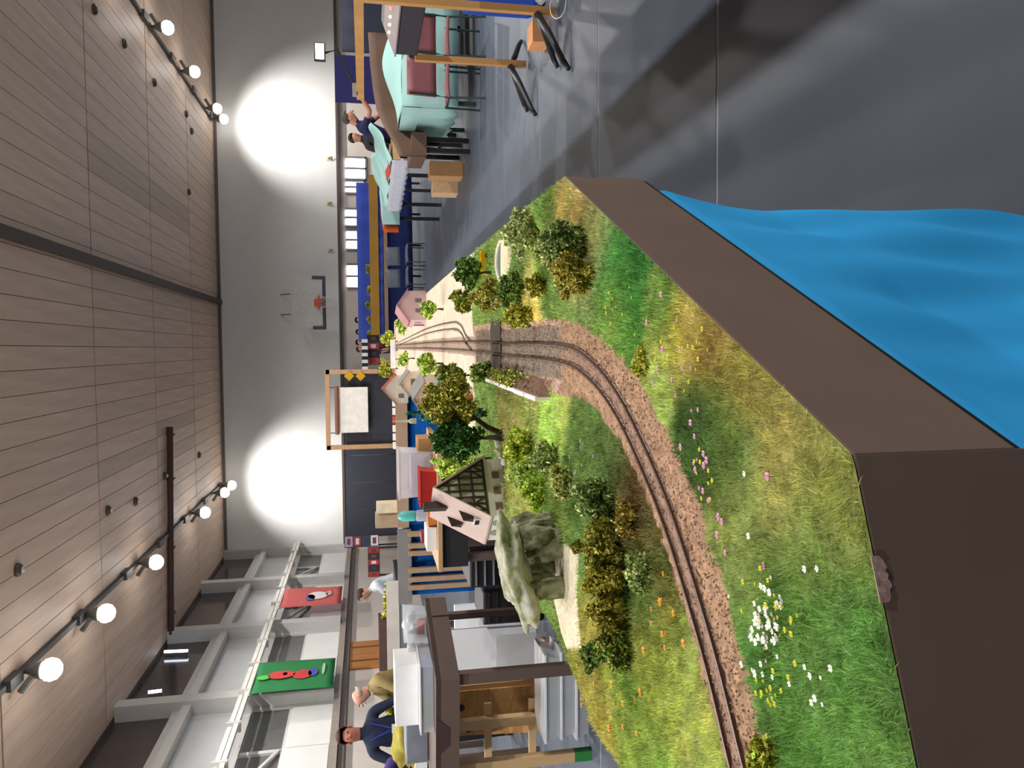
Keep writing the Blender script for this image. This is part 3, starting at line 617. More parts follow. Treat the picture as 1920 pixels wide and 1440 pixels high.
# half-timbered house, corner towards the track
def house(name, label, corner, rz, W, Ln, ev, rh, wall, roof, over=.01, timber=None, windows=(), cat='model house', z=None):
    """corner: near corner; gable runs along +x (W), side along +y (Ln)"""
    t = thing(name, label, cat, (corner[0], corner[1], z if z is not None else T), rz)
    MB().box(0, W, 0, Ln, 0, ev).build('walls', wall, t, local=True)
    MB().extr([(0, 0, ev), (W, 0, ev), (W/2, 0, rh)], (0, Ln, 0)).build('gable', timber[0] if timber else wall, t, local=True)
    sl_ = math.hypot(W/2, rh-ev); a = math.atan2(rh-ev, W/2)
    for s in (0, 1):
        e = over
        p = [(-e*math.cos(a), -e, ev-e*math.sin(a)), (W/2, -e, rh), (W/2, Ln+e, rh), (-e*math.cos(a), Ln+e, ev-e*math.sin(a))]
        if s: p = [(W-q[0], q[1], q[2]) for q in p][::-1]
        MB().extr(p, (0, 0, .006 if W < .4 else .02)).build('roof', roof, t, local=True)
    for (f, u0, u1, z0, z1, mt) in windows:
        m = MB()
        if f == 'g': m.box(u0, u1, -.0022, .001, z0, z1)
        else: m.box(-.0022, .001, u0, u1, z0, z1)
        m.build('window' if mt is not M_dwood else 'door', mt, t, local=True)
    return t
M_plaster = M('house_plaster', (232, 230, 220), .85, .05, 40); M_dwood = M('timber_dark', (62, 50, 46), .8, .15, 60); M_pinkroof = M('roof_pink', (204, 180, 172), .75, .05, 30)
M_pane = M('model_pane', (120, 110, 100), .3); M_infill = M('infill', (196, 198, 184), .85, .06, 40)
hc = onz(957, 966, T); RZ = math.radians(40)
hw = [('g', .02+.05*i, .042+.05*i, .018, .038, M('shutter_brown', (132, 104, 84), .7)) for i in range(3)]
hs = house('half_timbered_house', 'half-timbered model house with pinkish roof behind the dolmen', hc, RZ, .185, .15, .062, .205, M_plaster, M_pinkroof, .012, (M_infill,), hw)
def tb_(p, q, w=.005): MB().bar(p, q, .004, w).build('beam', M_dwood, hs, local=True)
e_, r_ = .062, .205
tb_((0, -.002, e_), (.185, -.002, e_), .007); tb_((.002, -.002, e_), (.0925, -.002, r_-.002), .007); tb_((.183, -.002, e_), (.0925, -.002, r_-.002), .007)
for z in (.098, .134, .166):
    k = (r_-z)/(r_-e_)*.0925; tb_((.0925-k, -.002, z), (.0925+k, -.002, z))
for i, x in enumerate(np.linspace(.02, .165, 8)):
    z = e_+(r_-e_)*(1-abs(x-.0925)/.0925); tb_((x, -.0022, e_), (x, -.0022, z-.004), .004)
for i, (x0, x1) in enumerate(((.02, .041), (.144, .165), (.062, .04), (.123, .145))): tb_((x0, -.0026, e_+.002), (x1, -.0026, .097), .004)
for i in range(3): MB().box(.045+.036*i, .062+.036*i, -.003, .001, .104, .126).build('window', M_pane, hs, local=True)
# dormers and white roof sign on the slope that faces away from the gable
for i, (v, w0) in enumerate(((.03, .36), (.095, .55))):
    y = v; x = .0925*w0; zz = e_+(r_-e_)*w0
    MB().add([(x-.022, y, zz-.016), (x-.022, y+.022, zz-.016), (x-.022, y+.011, zz+.014), (x+.03, y+.011, zz+.03)], [(0, 2, 1), (0, 3, 2), (1, 2, 3), (0, 1, 3)]).build('dormer', M('dormer_shade', (70, 54, 50), .8), hs, local=True)  # shadow of the dormers is put into their dark colour
MB().box(.006, .022, .028, .062, .078, .098).build('white_dormer', M('model_white', (238, 238, 236), .6), hs, local=True)
for i in range(3): MB().box(.004, .0065, .033+.009*i, .038+.009*i, .083, .095).build('slot', M('slot_black', (40, 38, 38), .6), hs, local=True)
for i in range(2):
    m = MB(); c_ = .04+.06*i; m.extr([(-.003, c_+.016*math.cos(a), .03+.016*math.sin(a)) for a in np.linspace(0, math.pi, 9)]+[(-.003, c_-.016, .006), (-.003, c_+.016, .006)], (.004, 0, 0)); m.build('arched_window', M('arch_grey', (150, 152, 150), .5), hs, local=True)
MB().box(.06, .082, .05, .07, .17, .235).build('chimney', M('chimney_dark', (74, 60, 56), .8), hs, local=True)

# little red-brown hut in the trees
hh = onz(889, 752, T); house('garden_hut', 'tiny brick-red hut with cream roof under the olive tree', (hh.x-.03, hh.y), 0, .055, .05, .03, .055, M('brick_red', (166, 84, 56), .8, .15, 90), M('roof_cream', (206, 196, 158), .8), .006, None, [('g', .02, .034, 0, .022, M_dwood)])
for p, s in (((868, 742), .012), ((886, 762), .016)):
    q = onz(888, p[1], T); tag(MB().blob((0, 0, .009), (.007, .006, .010), 8, .1, int(s*1000)).build('white_stone', M('model_white'), loc=(q.x-.006, q.y-.05, T), smooth=True), 'small white standing stone next to the brick-red hut', 'stone', 'white stones by the hut')
# earth bank with a white wall along its back
n0, n1_, f0, f1 = onz(1016, 706, T), onz(1038, 744, T), onz(926, 688, T), onz(920, 705, T); hb_ = .034
rw = thing('retaining_wall', 'low white wall with ivy-grown earth bank along the straight track', 'wall', (n1_.x, n1_.y, T))
MB().add([n0, n1_, f0, f1, n1_+Vector((0, 0, hb_)), f1+Vector((0, 0, hb_*.8))], [(0, 1, 4), (2, 5, 3), (0, 4, 5, 2), (1, 3, 5, 4), (0, 2, 3, 1)]).build('earth_bank', M('bank_brown', (136, 104, 88), .9, .2, 60, bump=.4), rw)
d = (f1-n1_); nc = 7; side = Vector((-d.y, d.x, 0)).normalized()*.009
for i in range(nc):
    p, q = n1_+d*((i+.03)/nc), n1_+d*((i+.97)/nc); h0 = hb_*(1-.2*i/nc)+.006+.002*(i % 2)
    MB().prism([p, q, q+side, p+side], T, T+h0).build('wall_stone', M('coping_white', (244, 242, 232), .7, .04, 40), rw, bevel=.001)
mid_ = (n0+n1_+f0+f1)/4
o = bpy.data.objects.new('ivy', foliage_mesh('ivy', (.03, d.length*.46, .012), 1700, .0042, DARKG+OLIVE, 77, 40)); COL.objects.link(o); o.parent = rw; o.location = mid_-n1_+Vector((.0, 0, .022)); o.rotation_euler = (0, .5, math.atan2(d.y, d.x)-math.pi/2)
# geese
for i, (a, b) in enumerate(((926, 832), (930, 852), (938, 866))):
    q = onz(a+14, b, T); t = thing('toy_goose', 'tiny white goose figure on the grass near the house', 'figurine', (q.x, q.y, T), 0, 'white geese by the house')
    m = MB().blob((0, 0, .012), (.011, .007, .008), 8, .05, i); m.tube([(.008, 0, .014), (.013, 0, .022), (.014, 0, .028)], [.004, .0028, .0026], 6); m.tube([(0, .002, .006), (0, .002, -.001)], .001, 4); m.build('body', M('model_white'), t, local=True, smooth=True)
    MB().tube([(.0145, 0, .028), (.020, 0, .0265)], [.002, .0006], 6).build('beak', M('beak_orange', (232, 150, 40), .6), t, local=True)
# yellow wagon
yw = onz(915, 494, T); t = thing('toy_wagon', 'bright yellow farm wagon beside the pond', 'toy wagon', (yw.x, yw.y, T))
MB().box(-.036, .036, -.014, .014, .006, .012).build('floor_board', M('wagon_yellow', (236, 190, 20), .5), t, local=True)
for y in (-.014, .0125): MB().box(-.036, .036, y, y+.0015, .012, .024).build('side_board', M('wagon_yellow'), t, local=True)
for x in (-.036, .0345): MB().box(x, x+.0015, -.0125, .0125, .012, .024).build('end_board', M('wagon_yellow'), t, local=True)
for x in (-.024, .024):
    for y in (-.016, .016): MB().tube([(x, y-.0015, .006), (x, y+.0015, .006)], .006, 12).build('wheel', M('rubber_black', (36, 36, 36), .8), t, local=True)
# sign post in pale wood near the trees
for (a, b, h, lab) in [(955, 590, .05, 'pale leaning fence post beside the grey-olive tree'), (970, 548, .04, 'short pale stake in front of the dark shrub')]:
    q = onz(a, b, T); tag(MB().tube([(0, 0, 0), (.012, .0, h)], .0028, 6).build('fence_post', M('pale_wood', (214, 204, 184), .8), loc=(q.x, q.y, T)), lab, 'post')

# pink house, station and other buildings in the yard
ph = onz(800, 600, T); house('pink_house', 'pale pink model house with pink roof in the station yard', (ph.x, ph.y), math.radians(8), .19, .25, .12, .185, M('pink_wall', (206, 172, 176), .8, .05, 20), M('pink_roof', (186, 138, 140), .75, .06, 20), .014, None, [('g', .05, .075, .03, .07, M_pane), ('g', .115, .14, .03, .07, M_pane), ('s', .08, .11, .03, .07, M_pane), ('s', .17, .2, .0, .07, M_dwood)])
q = onz(803, 612, T); tag(MB().box(-.012, .012, -.15, .1, 0, .11).build('goods_wall', M('salmon', (232, 150, 118), .7), loc=(q.x-.03, q.y+.1, T), bevel=.002), 'salmon orange wall standing against the pink house', 'model wall')
q = onz(803, 552, T); tag(MB().box(-.05, .05, -.2, .03, 0, .03).build('loading_platform', M('cream_wood', (226, 204, 158), .75, .06, 20), loc=(q.x-.02, q.y-.06, T), bevel=.002), 'cream wooden loading platform beside the pink house', 'platform')
M_grf = M('roof_grey', (150, 148, 142), .7, .08, 30); M_tan = M('tan_wall', (186, 164, 146), .8, .06, 25); M_dgrey = M('dark_grey_wall', (96, 92, 86), .8, .08, 25)
q = onz(822, 728, T); house('station_house', 'grey-roofed model station house with tan gable', (q.x-.14, q.y), math.radians(-12), .17, .22, .085, .14, M_tan, M_grf, .015, None, [('g', .03, .055, .03, .065, M_pane), ('g', .11, .135, .03, .065, M_pane), ('g', .07, .095, 0, .06, M_dwood)])
q = onz(836, 712, T); house('goods_shed', 'small dark grey goods shed in front of the station house', (q.x-.08, q.y-.2), math.radians(-6), .09, .12, .05, .075, M_dgrey, M_grf, .01, None, [('g', .025, .06, 0, .04, M_dwood)])
q = onz(800, 712, T); house('engine_shed', 'pale grey engine shed behind the goods shed', (q.x-.12, q.y+.3), 0, .16, .4, .10, .16, M('shed_cream', (214, 196, 172), .8), M_grf, .015, None, [('g', .045, .115, 0, .085, M_dgrey)])
q = onz(765, 720, T); house('red_roofed_house', 'red-roofed model house at the far end of the yard', (q.x-.18, q.y), 0, .26, .3, .12, .24, M('wall_cream', (210, 200, 184), .8), M('roof_red', (176, 66, 56), .7, .1, 15), .02, None, [('g', .05, .09, .04, .09, M_pane), ('g', .17, .21, .04, .09, M_pane)])
q = onz(762, 752, T); sp = thing('church_spire', 'slim pale green spire leaning beside the station roofs', 'model tower', (q.x-.06, q.y-1.5, T)); MB().lathe((0, 0, 0), [(.02, 0), (.02, .05), (.012, .055), (.001, .19)], 8).build('spire', M('spire_green', (176, 188, 160), .6), sp, local=True); MB().box(-.02, .02, -.02, .02, 0, .03).build('base', M_tan, sp, local=True)
q = onz(745, 640, T); wb = thing('yard_barrier', 'white barrier wall across the far end of the yard', 'barrier', (q.x, q.y-.1, T))
q2 = onz(745, 690, T); MB().box(q2.x-q.x, 0.02, -.012, .012, .03, .09).build('board', M('model_white'), wb, local=True)
for u in (0., .33, .66, 1.): MB().box((q2.x-q.x)*u-.008, (q2.x-q.x)*u+.008, -.008, .008, 0, .03).build('foot', M_dgrey, wb, local=True)
# thin grey strips laid across the yard
for i, (v, lab) in enumerate(((862, 'grey'), (842, 'grey'), (822, 'grey'), (806, 'grey'))):
    q = onz(v, 650, T); tag(MB().box(-.13, .14, -.012, .012, 0, .003).build('yard_strip', M('strip_grey', (150, 134, 122), .85, .1, 30), loc=(q.x, q.y, T+.0005)), 'narrow grey strip laid over the yard tracks', 'crossing', 'grey strips in the yard')

# ------------------------------------------------------------ flowers
def flower_src(col, name, r=.0032):
    m = MB(); 
    for k in range(5):
        a = k*2*math.pi/5; c = Vector((math.cos(a)*r*.75, math.sin(a)*r*.75, .0125)); 
        m.add([c+Vector((math.cos(a+b)*r*.6, math.sin(a+b)*r*.6, .0012*math.cos(b))) for b in np.linspace(0, 2*math.pi, 7)[:-1]], [(0, 1, 2, 3, 4, 5)])
    m.lathe((0, 0, .0118), [(r*.35, 0), (r*.4, .0015), (r*.1, .0028)], 6)
    return m, MB().tube([(0, 0, 0), (.0006, 0, .0122)], .00035, 4)
def flowers(pts, col, name, label, grp, r=.0032, seed=1, spread=.5):
    rs = random.Random(seed); m, s = flower_src(col, name, r); mt = M('petal_'+name, col, .6, .06, 80); src = None
    for (a, b) in pts:
        q = onz(a, b, T+.012); z = float(ground_z(np.array([q.x]), np.array([q.y]))[0])
        if src is None:
            t = thing(name, label, 'flower', (q.x, q.y, z), rs.uniform(0, 6), grp); src = t
            m.build('petals', mt, t, local=True); s.build('stem', M('stem_green', (84, 116, 48), .8), t, local=True)
        else: t = dup(src, (q.x, q.y, z), rs.uniform(0, 6))
        t.scale = (rs.uniform(.5, 1.05),)*3
def scatter(c, sx, sy, n, seed, pts=None):
    rs = random.Random(seed); return (pts or [])+[(c[0]+rs.gauss(0, sx), c[1]+rs.gauss(0, sy)) for _ in range(n)]
PK = [(1245, 552), (1212, 600), (1218, 606), (1270, 600), (1238, 690), (1236, 702), (1282, 690), (1250, 655), (1265, 712), (1270, 742), (1300, 770), (1316, 768), (1308, 792), (1312, 818), (1330, 860), (1312, 862), (1290, 838), (1306, 868), (1316, 880), (1334, 872), (1332, 850), (1340, 862), (1316, 915), (1330, 920), (1338, 938), (1362, 968), (1368, 978), (1359, 1002), (1370, 1036), (1464, 892), (1450, 1060), (1276, 655), (1298, 690), (1226, 718)]
flowers(PK, (226, 160, 196), 'pink_flower', 'tiny pink flower in the grass along the outside of the bend', 'pink flowers on the layout', .0034, 2)
WH = scatter((1450, 1160), 18, 32, 34, 4)+scatter((1440, 1200), 14, 18, 18, 5)+[(1412, 888), (1423, 1004), (1518, 1250), (1532, 1266), (1545, 1270), (1570, 1252), (1545, 1308), (1552, 1320), (1536, 1316), (1484, 1282), (1400, 1245), (1410, 1256), (1424, 1262), (1432, 1264), (1448, 1270), (1480, 1126), (1522, 1066), (1540, 1066), (1372, 1118), (1455, 1102), (1460, 1082)]
flowers(WH, (246, 246, 240), 'white_flower', 'tiny white flower in the bright grass at the near end', 'white flowers on the layout', .0032, 3)
OR = [(1240, 1125), (1225, 1168), (1248, 1188), (1243, 1128), (1240, 1076), (1252, 1214), (1250, 1186), (1284, 1206), (1220, 1218), (1224, 1142), (1115, 1282), (1160, 1282), (1172, 1300), (1180, 1318), (1160, 1320), (1196, 1310), (1214, 1296), (1090, 1310), (1092, 1322), (1150, 1365), (1178, 1362), (1200, 1374), (1085, 1248), (1060, 1222), (1180, 1250), (1262, 1150)]
flowers(OR, (236, 160, 50), 'orange_flower', 'tiny orange flower in the yellowish grass by the outer edge', 'orange flowers on the layout', .0046, 4)
YL = scatter((1290, 640), 30, 30, 18, 8)+scatter((1470, 1150), 30, 60, 26, 9)+scatter((1170, 590), 22, 30, 12, 10)+scatter((1440, 1300), 12, 20, 14, 11)+scatter((1330, 880), 12, 30, 10, 12)
flowers(YL, (226, 222, 70), 'yellow_flower', 'tiny yellow flower tuft in the layout grass', 'yellow flowers on the layout', .0024, 5)
LV = scatter((1080, 870), 24, 26, 14, 13)
flowers(LV, (170, 168, 196), 'lavender_flower', 'tiny lavender flower on the lawn inside the bend', 'lavender flowers on the layout', .0032, 6)
# neighbouring exhibit across the aisle (its long side runs beside the aisle, mostly past the frame)
M_mint = M('cloth_mint', (166, 208, 204), .85, .04, 4, spec=.1); M_pine = M('pine_wood', (190, 142, 84), .6, .12, 5, stretch=(1, 1, .3)); M_black = M('metal_black', (34, 34, 38), .45)
nb = thing('display_counter', 'long counter with tall backboard lining the far side of the aisle', 'counter', (2.9, 1.5, 0))
MB().box(2.56, 3.4, -3.2, 5.4, .86, .9).build('counter_top', M_pine, nb)
MB().box(2.52, 2.56, -3.2, 5.4, .12, 1.325).build('backboard', M('board_navy', (38, 42, 64), .7), nb)
for x in (2.62, 3.3):
    for y in (-3., -.5, 2.1, 4.8): MB().box(x-.03, x+.03, y-.03, y+.03, 0, .86).build('leg', M_pine, nb)
# ------------------------------------------------------------ exhibits and clutter around the hall
def bx(x0, x1, y0, y1, Y, dep, zb=None, zt=None):
    xm, ym = (x0+x1)/2, (y0+y1)/2
    return (at(xm, y1, Y).x, at(xm, y0, Y).x, Y, Y+dep, at(x1, ym, Y).z if zb is None else zb, at(x0, ym, Y).z if zt is None else zt)
def one(name, label, cat, b, mat, group=None, bevel=.004):
    c = ((b[0]+b[1])/2, (b[2]+b[3])/2, b[4]); return tag(MB().box(*b).build(name, mat, loc=c, bevel=bevel), label, cat, group)
M_blue = M('drape_blue', (20, 92, 176), .8, .08, 3, spec=.1); M_royal = M('drape_royal', (66, 86, 176), .8, .1, 2, spec=.1); M_navy = M('drape_navy', (36, 46, 96), .8, .1, 2, spec=.1)
M_card = M('cardboard', (186, 142, 98), .8, .08, 8); M_osb = M('osb_board', (190, 144, 86), .75, .22, 22, stretch=(1, 1, 2.5)); M_gfoot = M('foot_green', (44, 130, 62), .6)
M_clear = M('clear_plastic', (226, 232, 238), .25, .04, 8, spec=.6, alpha=.38); M_wplas = M('white_plastic', (232, 234, 238), .35, .04, 10, spec=.5); M_wpaper = M('white_paper', (238, 238, 238), .7, .03, 10)
M_dark = M('dark_void', (40, 38, 40), .7, .1, 6); M_brown = M('module_brown', (98, 80, 72), .6, .06, 6); M_blackp = M('black_plastic', (36, 36, 40), .5, .1, 8); M_chrome = M('chrome', (200, 204, 208), .2, metal=.9)
M_tan = M('tan_ply', (200, 164, 122), .65, .08, 6); M_greyf = M('grey_fascia', (132, 132, 132), .6, .05, 6); M_olive = M('hedge_olive', rough=.8, attr=True)
def drape(x0, x1, y, z0, z1, amp=.015, wl=.22, n=None, ph=0.):
    n = n or max(12, int((x1-x0)/wl*8)); return MB().grid(lambda u, v: (x0+(x1-x0)*u, y+amp*math.sin(2*math.pi*(x0+(x1-x0)*u)/wl+ph)*(.35+.65*(1-v))+.006*math.sin(9*u+5*v), z0+(z1-z0)*v), n, 4)
# --- storage table of the same brown module type
st = thing('storage_table', 'brown fascia storage table with green-footed wooden legs beside OSB board', 'table', (-2.4, 5.1, 0))
tp = [(-2.02, 4.63), (-1.79, 5.50), (-2.95, 5.75), (-2.95, 4.78)]
MB().prism(tp, 1.03, 1.06).build('table_top', M_brown, st)
for a, b in ((tp[3], tp[0]), (tp[0], tp[1])):
    a, b = Vector(a), Vector(b); dd = (b-a).normalized(); nn = Vector((dd.y, -dd.x)); MB().prism([a, b, b-nn*.02, a-nn*.02], .915, 1.062).build('fascia', M_brown, st)
a = Vector(tp[0]).lerp(Vector(tp[3]), .28); b = Vector(tp[0]).lerp(Vector(tp[3]), .56); dd = (b-a).normalized(); nn = Vector((-dd.y, dd.x))*.003
MB().extr([(a.x+nn.x, a.y+nn.y, 1.052), (b.x+nn.x, b.y+nn.y, 1.052), (b.x-dd.x*.07+nn.x, b.y-dd.y*.07+nn.y, .975), (a.x+dd.x*.07+nn.x, a.y+dd.y*.07+nn.y, .975)], (-nn.x*.6, -nn.y*.6, 0)).build('hand_hole', M('notch_brown', (64, 46, 44), .8), st)
for (x, y, w_, m_) in ((-2.045, 4.70, .035, M_brown), (-1.86, 5.30, .02, M_brown)): MB().box(x-w_, x+w_, y-.03, y+.03, 0, 1.03).build('leg', m_, st)
for (x, y) in ((-2.74, 4.92), (-2.62, 5.25), (-2.52, 5.6)):
    lg = MB().box(x-.033, x+.033, y-.03, y+.03, .12, 1.03).build('leg', M('spruce', (206, 172, 126), .65, .1, 6, stretch=(1, 1, .3)), st); MB().box(x-.033, x+.033, y-.03, y+.03, 0, .12).build('painted_foot', M_gfoot, lg, local=False)
for z in (.30, .62): MB().box(-2.9, -2.5, 5.28, 5.30, z, z+.05).build('cross_bar', M('spruce'), st)
# things on it
q = bx(728, 790, 1258, 1376, 4.84, .28, 1.06); one('white_carton', 'large white carton with faint printed lines on the brown table', 'carton', (q[0], q[1], q[2]+.10, q[3]+.1, 1.15, 1.30), M_wpaper)
cb = thing('clear_crate', 'clear plastic crate with blue and green things below the white carton', 'crate', (-2.25, 4.95, 1.06))
x0, x1 = q[0]-.0, q[1]+.02
MB().box(x0, x1, 4.83, 4.835, 1.062, 1.148).build('side', M_clear, cb); MB().box(x0, x1, 5.20, 5.205, 1.062, 1.148).build('side', M_clear, cb)
for u in (x0, x1-.005): MB().box(u, u+.005, 4.835, 5.20, 1.062, 1.148).build('side', M_clear, cb)
MB().box(x0-.01, x1+.01, 4.82, 5.22, 1.14, 1.149).build('lid', M_wplas, cb)
MB().box(x0+.02, (x0+x1)/2, 4.85, 5.1, 1.066, 1.12).build('green_content', M('content_green', (60, 116, 84), .7), cb); MB().box((x0+x1)/2+.01, x1-.02, 4.85, 5.1, 1.066, 1.125).build('blue_content', M('content_blue', (62, 112, 190), .7), cb)
tag(MB().box(-2.9, -2.47, 5.32, 5.6, 1.062, 1.22).build('grey_bin', M('bin_grey', (128, 134, 146), .5), loc=(-2.68, 5.46, 1.062), bevel=.01), 'grey plastic bin standing behind the clear crate', 'bin')
for i, (y0, y1, Y, zt, lab) in enumerate([(1205, 1258, 5.15, 1.20, 'milky plastic tub with crumpled wrapping beside the white carton'), (1150, 1203, 5.32, 1.22, 'milky plastic tub with pink paper at the table end')]):
    q = bx(750, 812, y0, y1, Y, .26, 1.062, zt); t = thing('plastic_tub', lab, 'tub', ((q[0]+q[1])/2, Y+.13, 1.062)); cx_, wx = (q[0]+q[1])/2, (q[1]-q[0])/2
    m = MB(); m.add([(cx_+sx*wx*k, Y+.1+sy*.1*k, z) for (z, k) in ((1.063, .85), (zt-.02, 1.), (zt, 1.05)) for sx, sy in ((-1, -1), (1, -1), (1, 1), (-1, 1))], [(0, 3, 2, 1)]+[(r*4+j, r*4+(j+1) % 4, r*4+4+(j+1) % 4, r*4+4+j) for r in range(2) for j in range(4)]); m.build('tub_body', M_clear, t, solid=.003)
    MB().blob((cx_, Y+.1, zt-.05), (wx*.8, .08, .05), 12, .3, i+3).build('wrapping', M('crumpled_film', (226, 226, 232), .3, .08, 30, spec=.6), t, smooth=True)
    MB().box(cx_-wx*.5, cx_+wx*.5, Y-.004, Y+.0, 1.08, 1.13).build('paper', M('paper_pink_%d' % i, (206, 150, 150) if i else (150, 96, 92), .7), t)
# under it
ob = thing('osb_board', 'tan OSB board with two dark holes leaning under the brown table', 'board', (-2.3, 5.5, 0))
q = bx(862, 1003, 1302, 1384, 5.40, .02, .02); MB().add([(q[0], 5.40, .0), (q[1]+.04, 5.40, .0), (q[1], 5.50, .93), (q[0], 5.50, .93), (q[0], 5.42, .0), (q[1]+.04, 5.42, .0), (q[1], 5.52, .93), (q[0], 5.52, .93)], [(0, 1, 2, 3), (5, 4, 7, 6), (0, 4, 5, 1), (1, 5, 6, 2), (2, 6, 7, 3), (3, 7, 4, 0)]).build('panel', M_osb, ob)
for px_, py_ in ((866, 1328), (879, 1368)):
    c = at(px_, py_, 5.475); MB().tube([(c.x, c.y, c.z), (c.x, c.y+.035, c.z)], .022, 14).build('hole_rim', M_dark, ob)
z = 0.
for i, (h, dx) in enumerate(((.10, 0), (.105, .01), (.11, -.005))):
    q = bx(1000, 1100, 1222, 1380, 5.0, .3); xa, xb = q[0]+dx, q[1]+dx
    t = thing('storage_box', ['lowest clear storage box on the floor under the brown table', 'middle clear storage box of the stack under the brown table', 'topmost clear storage box of the stack with greenish things inside'][i], 'box', ((xa+xb)/2, 5.15, z), 0, 'stacked clear boxes')
    m = MB(); cx_, wx = (xa+xb)/2, (xb-xa)/2; m.add([(cx_+sx*wx*k, 5.1+sy*.15*k, zz) for (zz, k) in ((z+.002, .93), (z+h-.02, 1.)) for sx, sy in ((-1, -1), (1, -1), (1, 1), (-1, 1))], [(0, 3, 2, 1)]+[(j, (j+1) % 4, 4+(j+1) % 4, 4+j) for j in range(4)]); m.build('box_body', M_clear, t, solid=.003)
    MB().box(xa-.012, xb+.012, 4.94, 5.26, z+h-.02, z+h-.002).build('lid', M_wplas, t, bevel=.004)
    MB().box(xa+.06, xb-.05, 5.0, 5.2, z+.01, z+h*.6).build('contents', M('contents_%d' % i, [(150, 156, 160), (190, 190, 186), (150, 164, 120)][i], .7), t); z += h
for i, (x0, x1, y0, y1, Y, lab, mt) in enumerate([(846, 962, 1180, 1300, 6.6, 'tall white foam board leaning behind the brown table legs', M_wplas), (852, 950, 1132, 1176, 6.9, 'narrow white foam board beside the black cases', M_wplas), (930, 972, 1190, 1262, 6.2, 'sheet of clear film in front of the white foam board', M_clear)]):
    q = bx(x0, x1, y0, y1, Y, .04, .0); one('foam_board' if i < 2 else 'film_sheet', lab, 'board' if i < 2 else 'sheet', (q[0], q[1], q[2], q[3] if i < 2 else q[2]+.006, 0, q[5]), mt)
# loose planks lying by the boxes
for i in range(3):
    a = at(958+14*i, 1205, 6.3-.2*i); b = at(1002+8*i, 1268, 5.75-.15*i); tag(MB().bar((a.x, a.y, .03+.03*i), (b.x, b.y, .03+.03*i), .07, .024).build('loose_plank', M_tan, loc=((a.x+b.x)/2, (a.y+b.y)/2, .018+.03*i)), ['thin plank lying lowest on the floor beside clear boxes', 'thin plank lying on another plank beside clear boxes', 'topmost thin plank on the floor beside clear boxes'][i], 'plank')
# --- operator's table with tan edge
ot = thing('operator_table', 'tan-edged table loaded with boxes behind the half-timbered house', 'table', (-1.15, 5.1, 0))
MB().box(-1.38, -.56, 4.72, 5.55, 1.0, 1.03).build('table_top', M_tan, ot, bevel=.004); MB().box(-1.36, -.58, 4.75, 4.77, .84, 1.0).build('edge_shade', M_dark, ot)  # dark sheet draws the black shadow under the table edge
for x in (-1.32, -.66):
    for y in (4.82, 5.45): MB().box(x-.025, x+.025, y-.025, y+.025, 0, 1.0).build('leg', M('leg_brown'), ot)
def tub(x0, x1, y0, y1, Y, dep, label, content, name='clear_bin', mat=None):
    q = bx(x0, x1, y0, y1, Y, dep, 1.031); t = thing(name, label, 'bin', ((q[0]+q[1])/2, Y+dep/2, 1.031)); cx_, wx, cy = (q[0]+q[1])/2, (q[1]-q[0])/2, Y+dep/2; zt = q[5]
    m = MB(); m.add([(cx_+sx*wx*k, cy+sy*dep/2*k, z) for (z, k) in ((1.032, .88), (zt-.015, .97), (zt, 1.03)) for sx, sy in ((-1, -1), (1, -1), (1, 1), (-1, 1))], [(0, 3, 2, 1)]+[(r*4+j, r*4+(j+1) % 4, r*4+4+(j+1) % 4, r*4+4+j) for r in range(2) for j in range(4)]); m.build('bin_body', mat or M_clear, t, solid=.004)
    MB().box(cx_-wx*.78, cx_+wx*.78, cy-dep*.36, cy+dep*.36, 1.038, 1.038+(zt-1.038)*.62).build('contents', content, t); return t
tub(748, 806, 846, 936, 5.0, .3, 'milky clear bin with lilac contents on the tan-edged table', M('content_lilac', (168, 164, 190), .7))
tub(788, 816, 882, 952, 4.76, .2, 'red plastic basket at the front of the tan-edged table', M('content_orange', (214, 110, 50), .7), 'red_basket', M('basket_red', (178, 40, 34), .5))
q = bx(784, 814, 822, 868, 5.1, .25, 1.031); one('cardboard_box', 'open cardboard box beside the milky bin', 'box', q, M_card)
q = bx(802, 816, 954, 986, 4.8, .1, 1.031); one('orange_packet', 'small orange packet between red basket and teal bottle', 'packet', q, M('packet_orange', (206, 128, 60), .6))
b0 = at(800, 966, 5.0); bt = thing('teal_bottle', 'teal plastic bottle with clear body on the tan-edged table', 'bottle', (b0.x, 5.0, 1.031))
MB().lathe((0, 0, 0), [(.035, 0), (.038, .01), (.038, .10), (.03, .12)], 14).build('bottle_body', M_clear, bt, local=True, smooth=True); MB().lathe((0, 0, 0), [(.032, .118), (.034, .13), (.034, .2), (.02, .225), (.012, .23)], 14).build('cap', M('teal', (84, 190, 182), .4), bt, local=True, smooth=True)
q = bx(800, 816, 990, 1034, 4.78, .2, 1.031); one('paper_stack', 'stack of white paper at the corner of the tan-edged table', 'paper', q, M_wpaper)
q = bx(790, 815, 1000, 1018, 5.05, .12, 1.031); one('red_pot', 'dark red pot behind the stack of white paper', 'pot', q, M('pot_red', (140, 44, 40), .5))
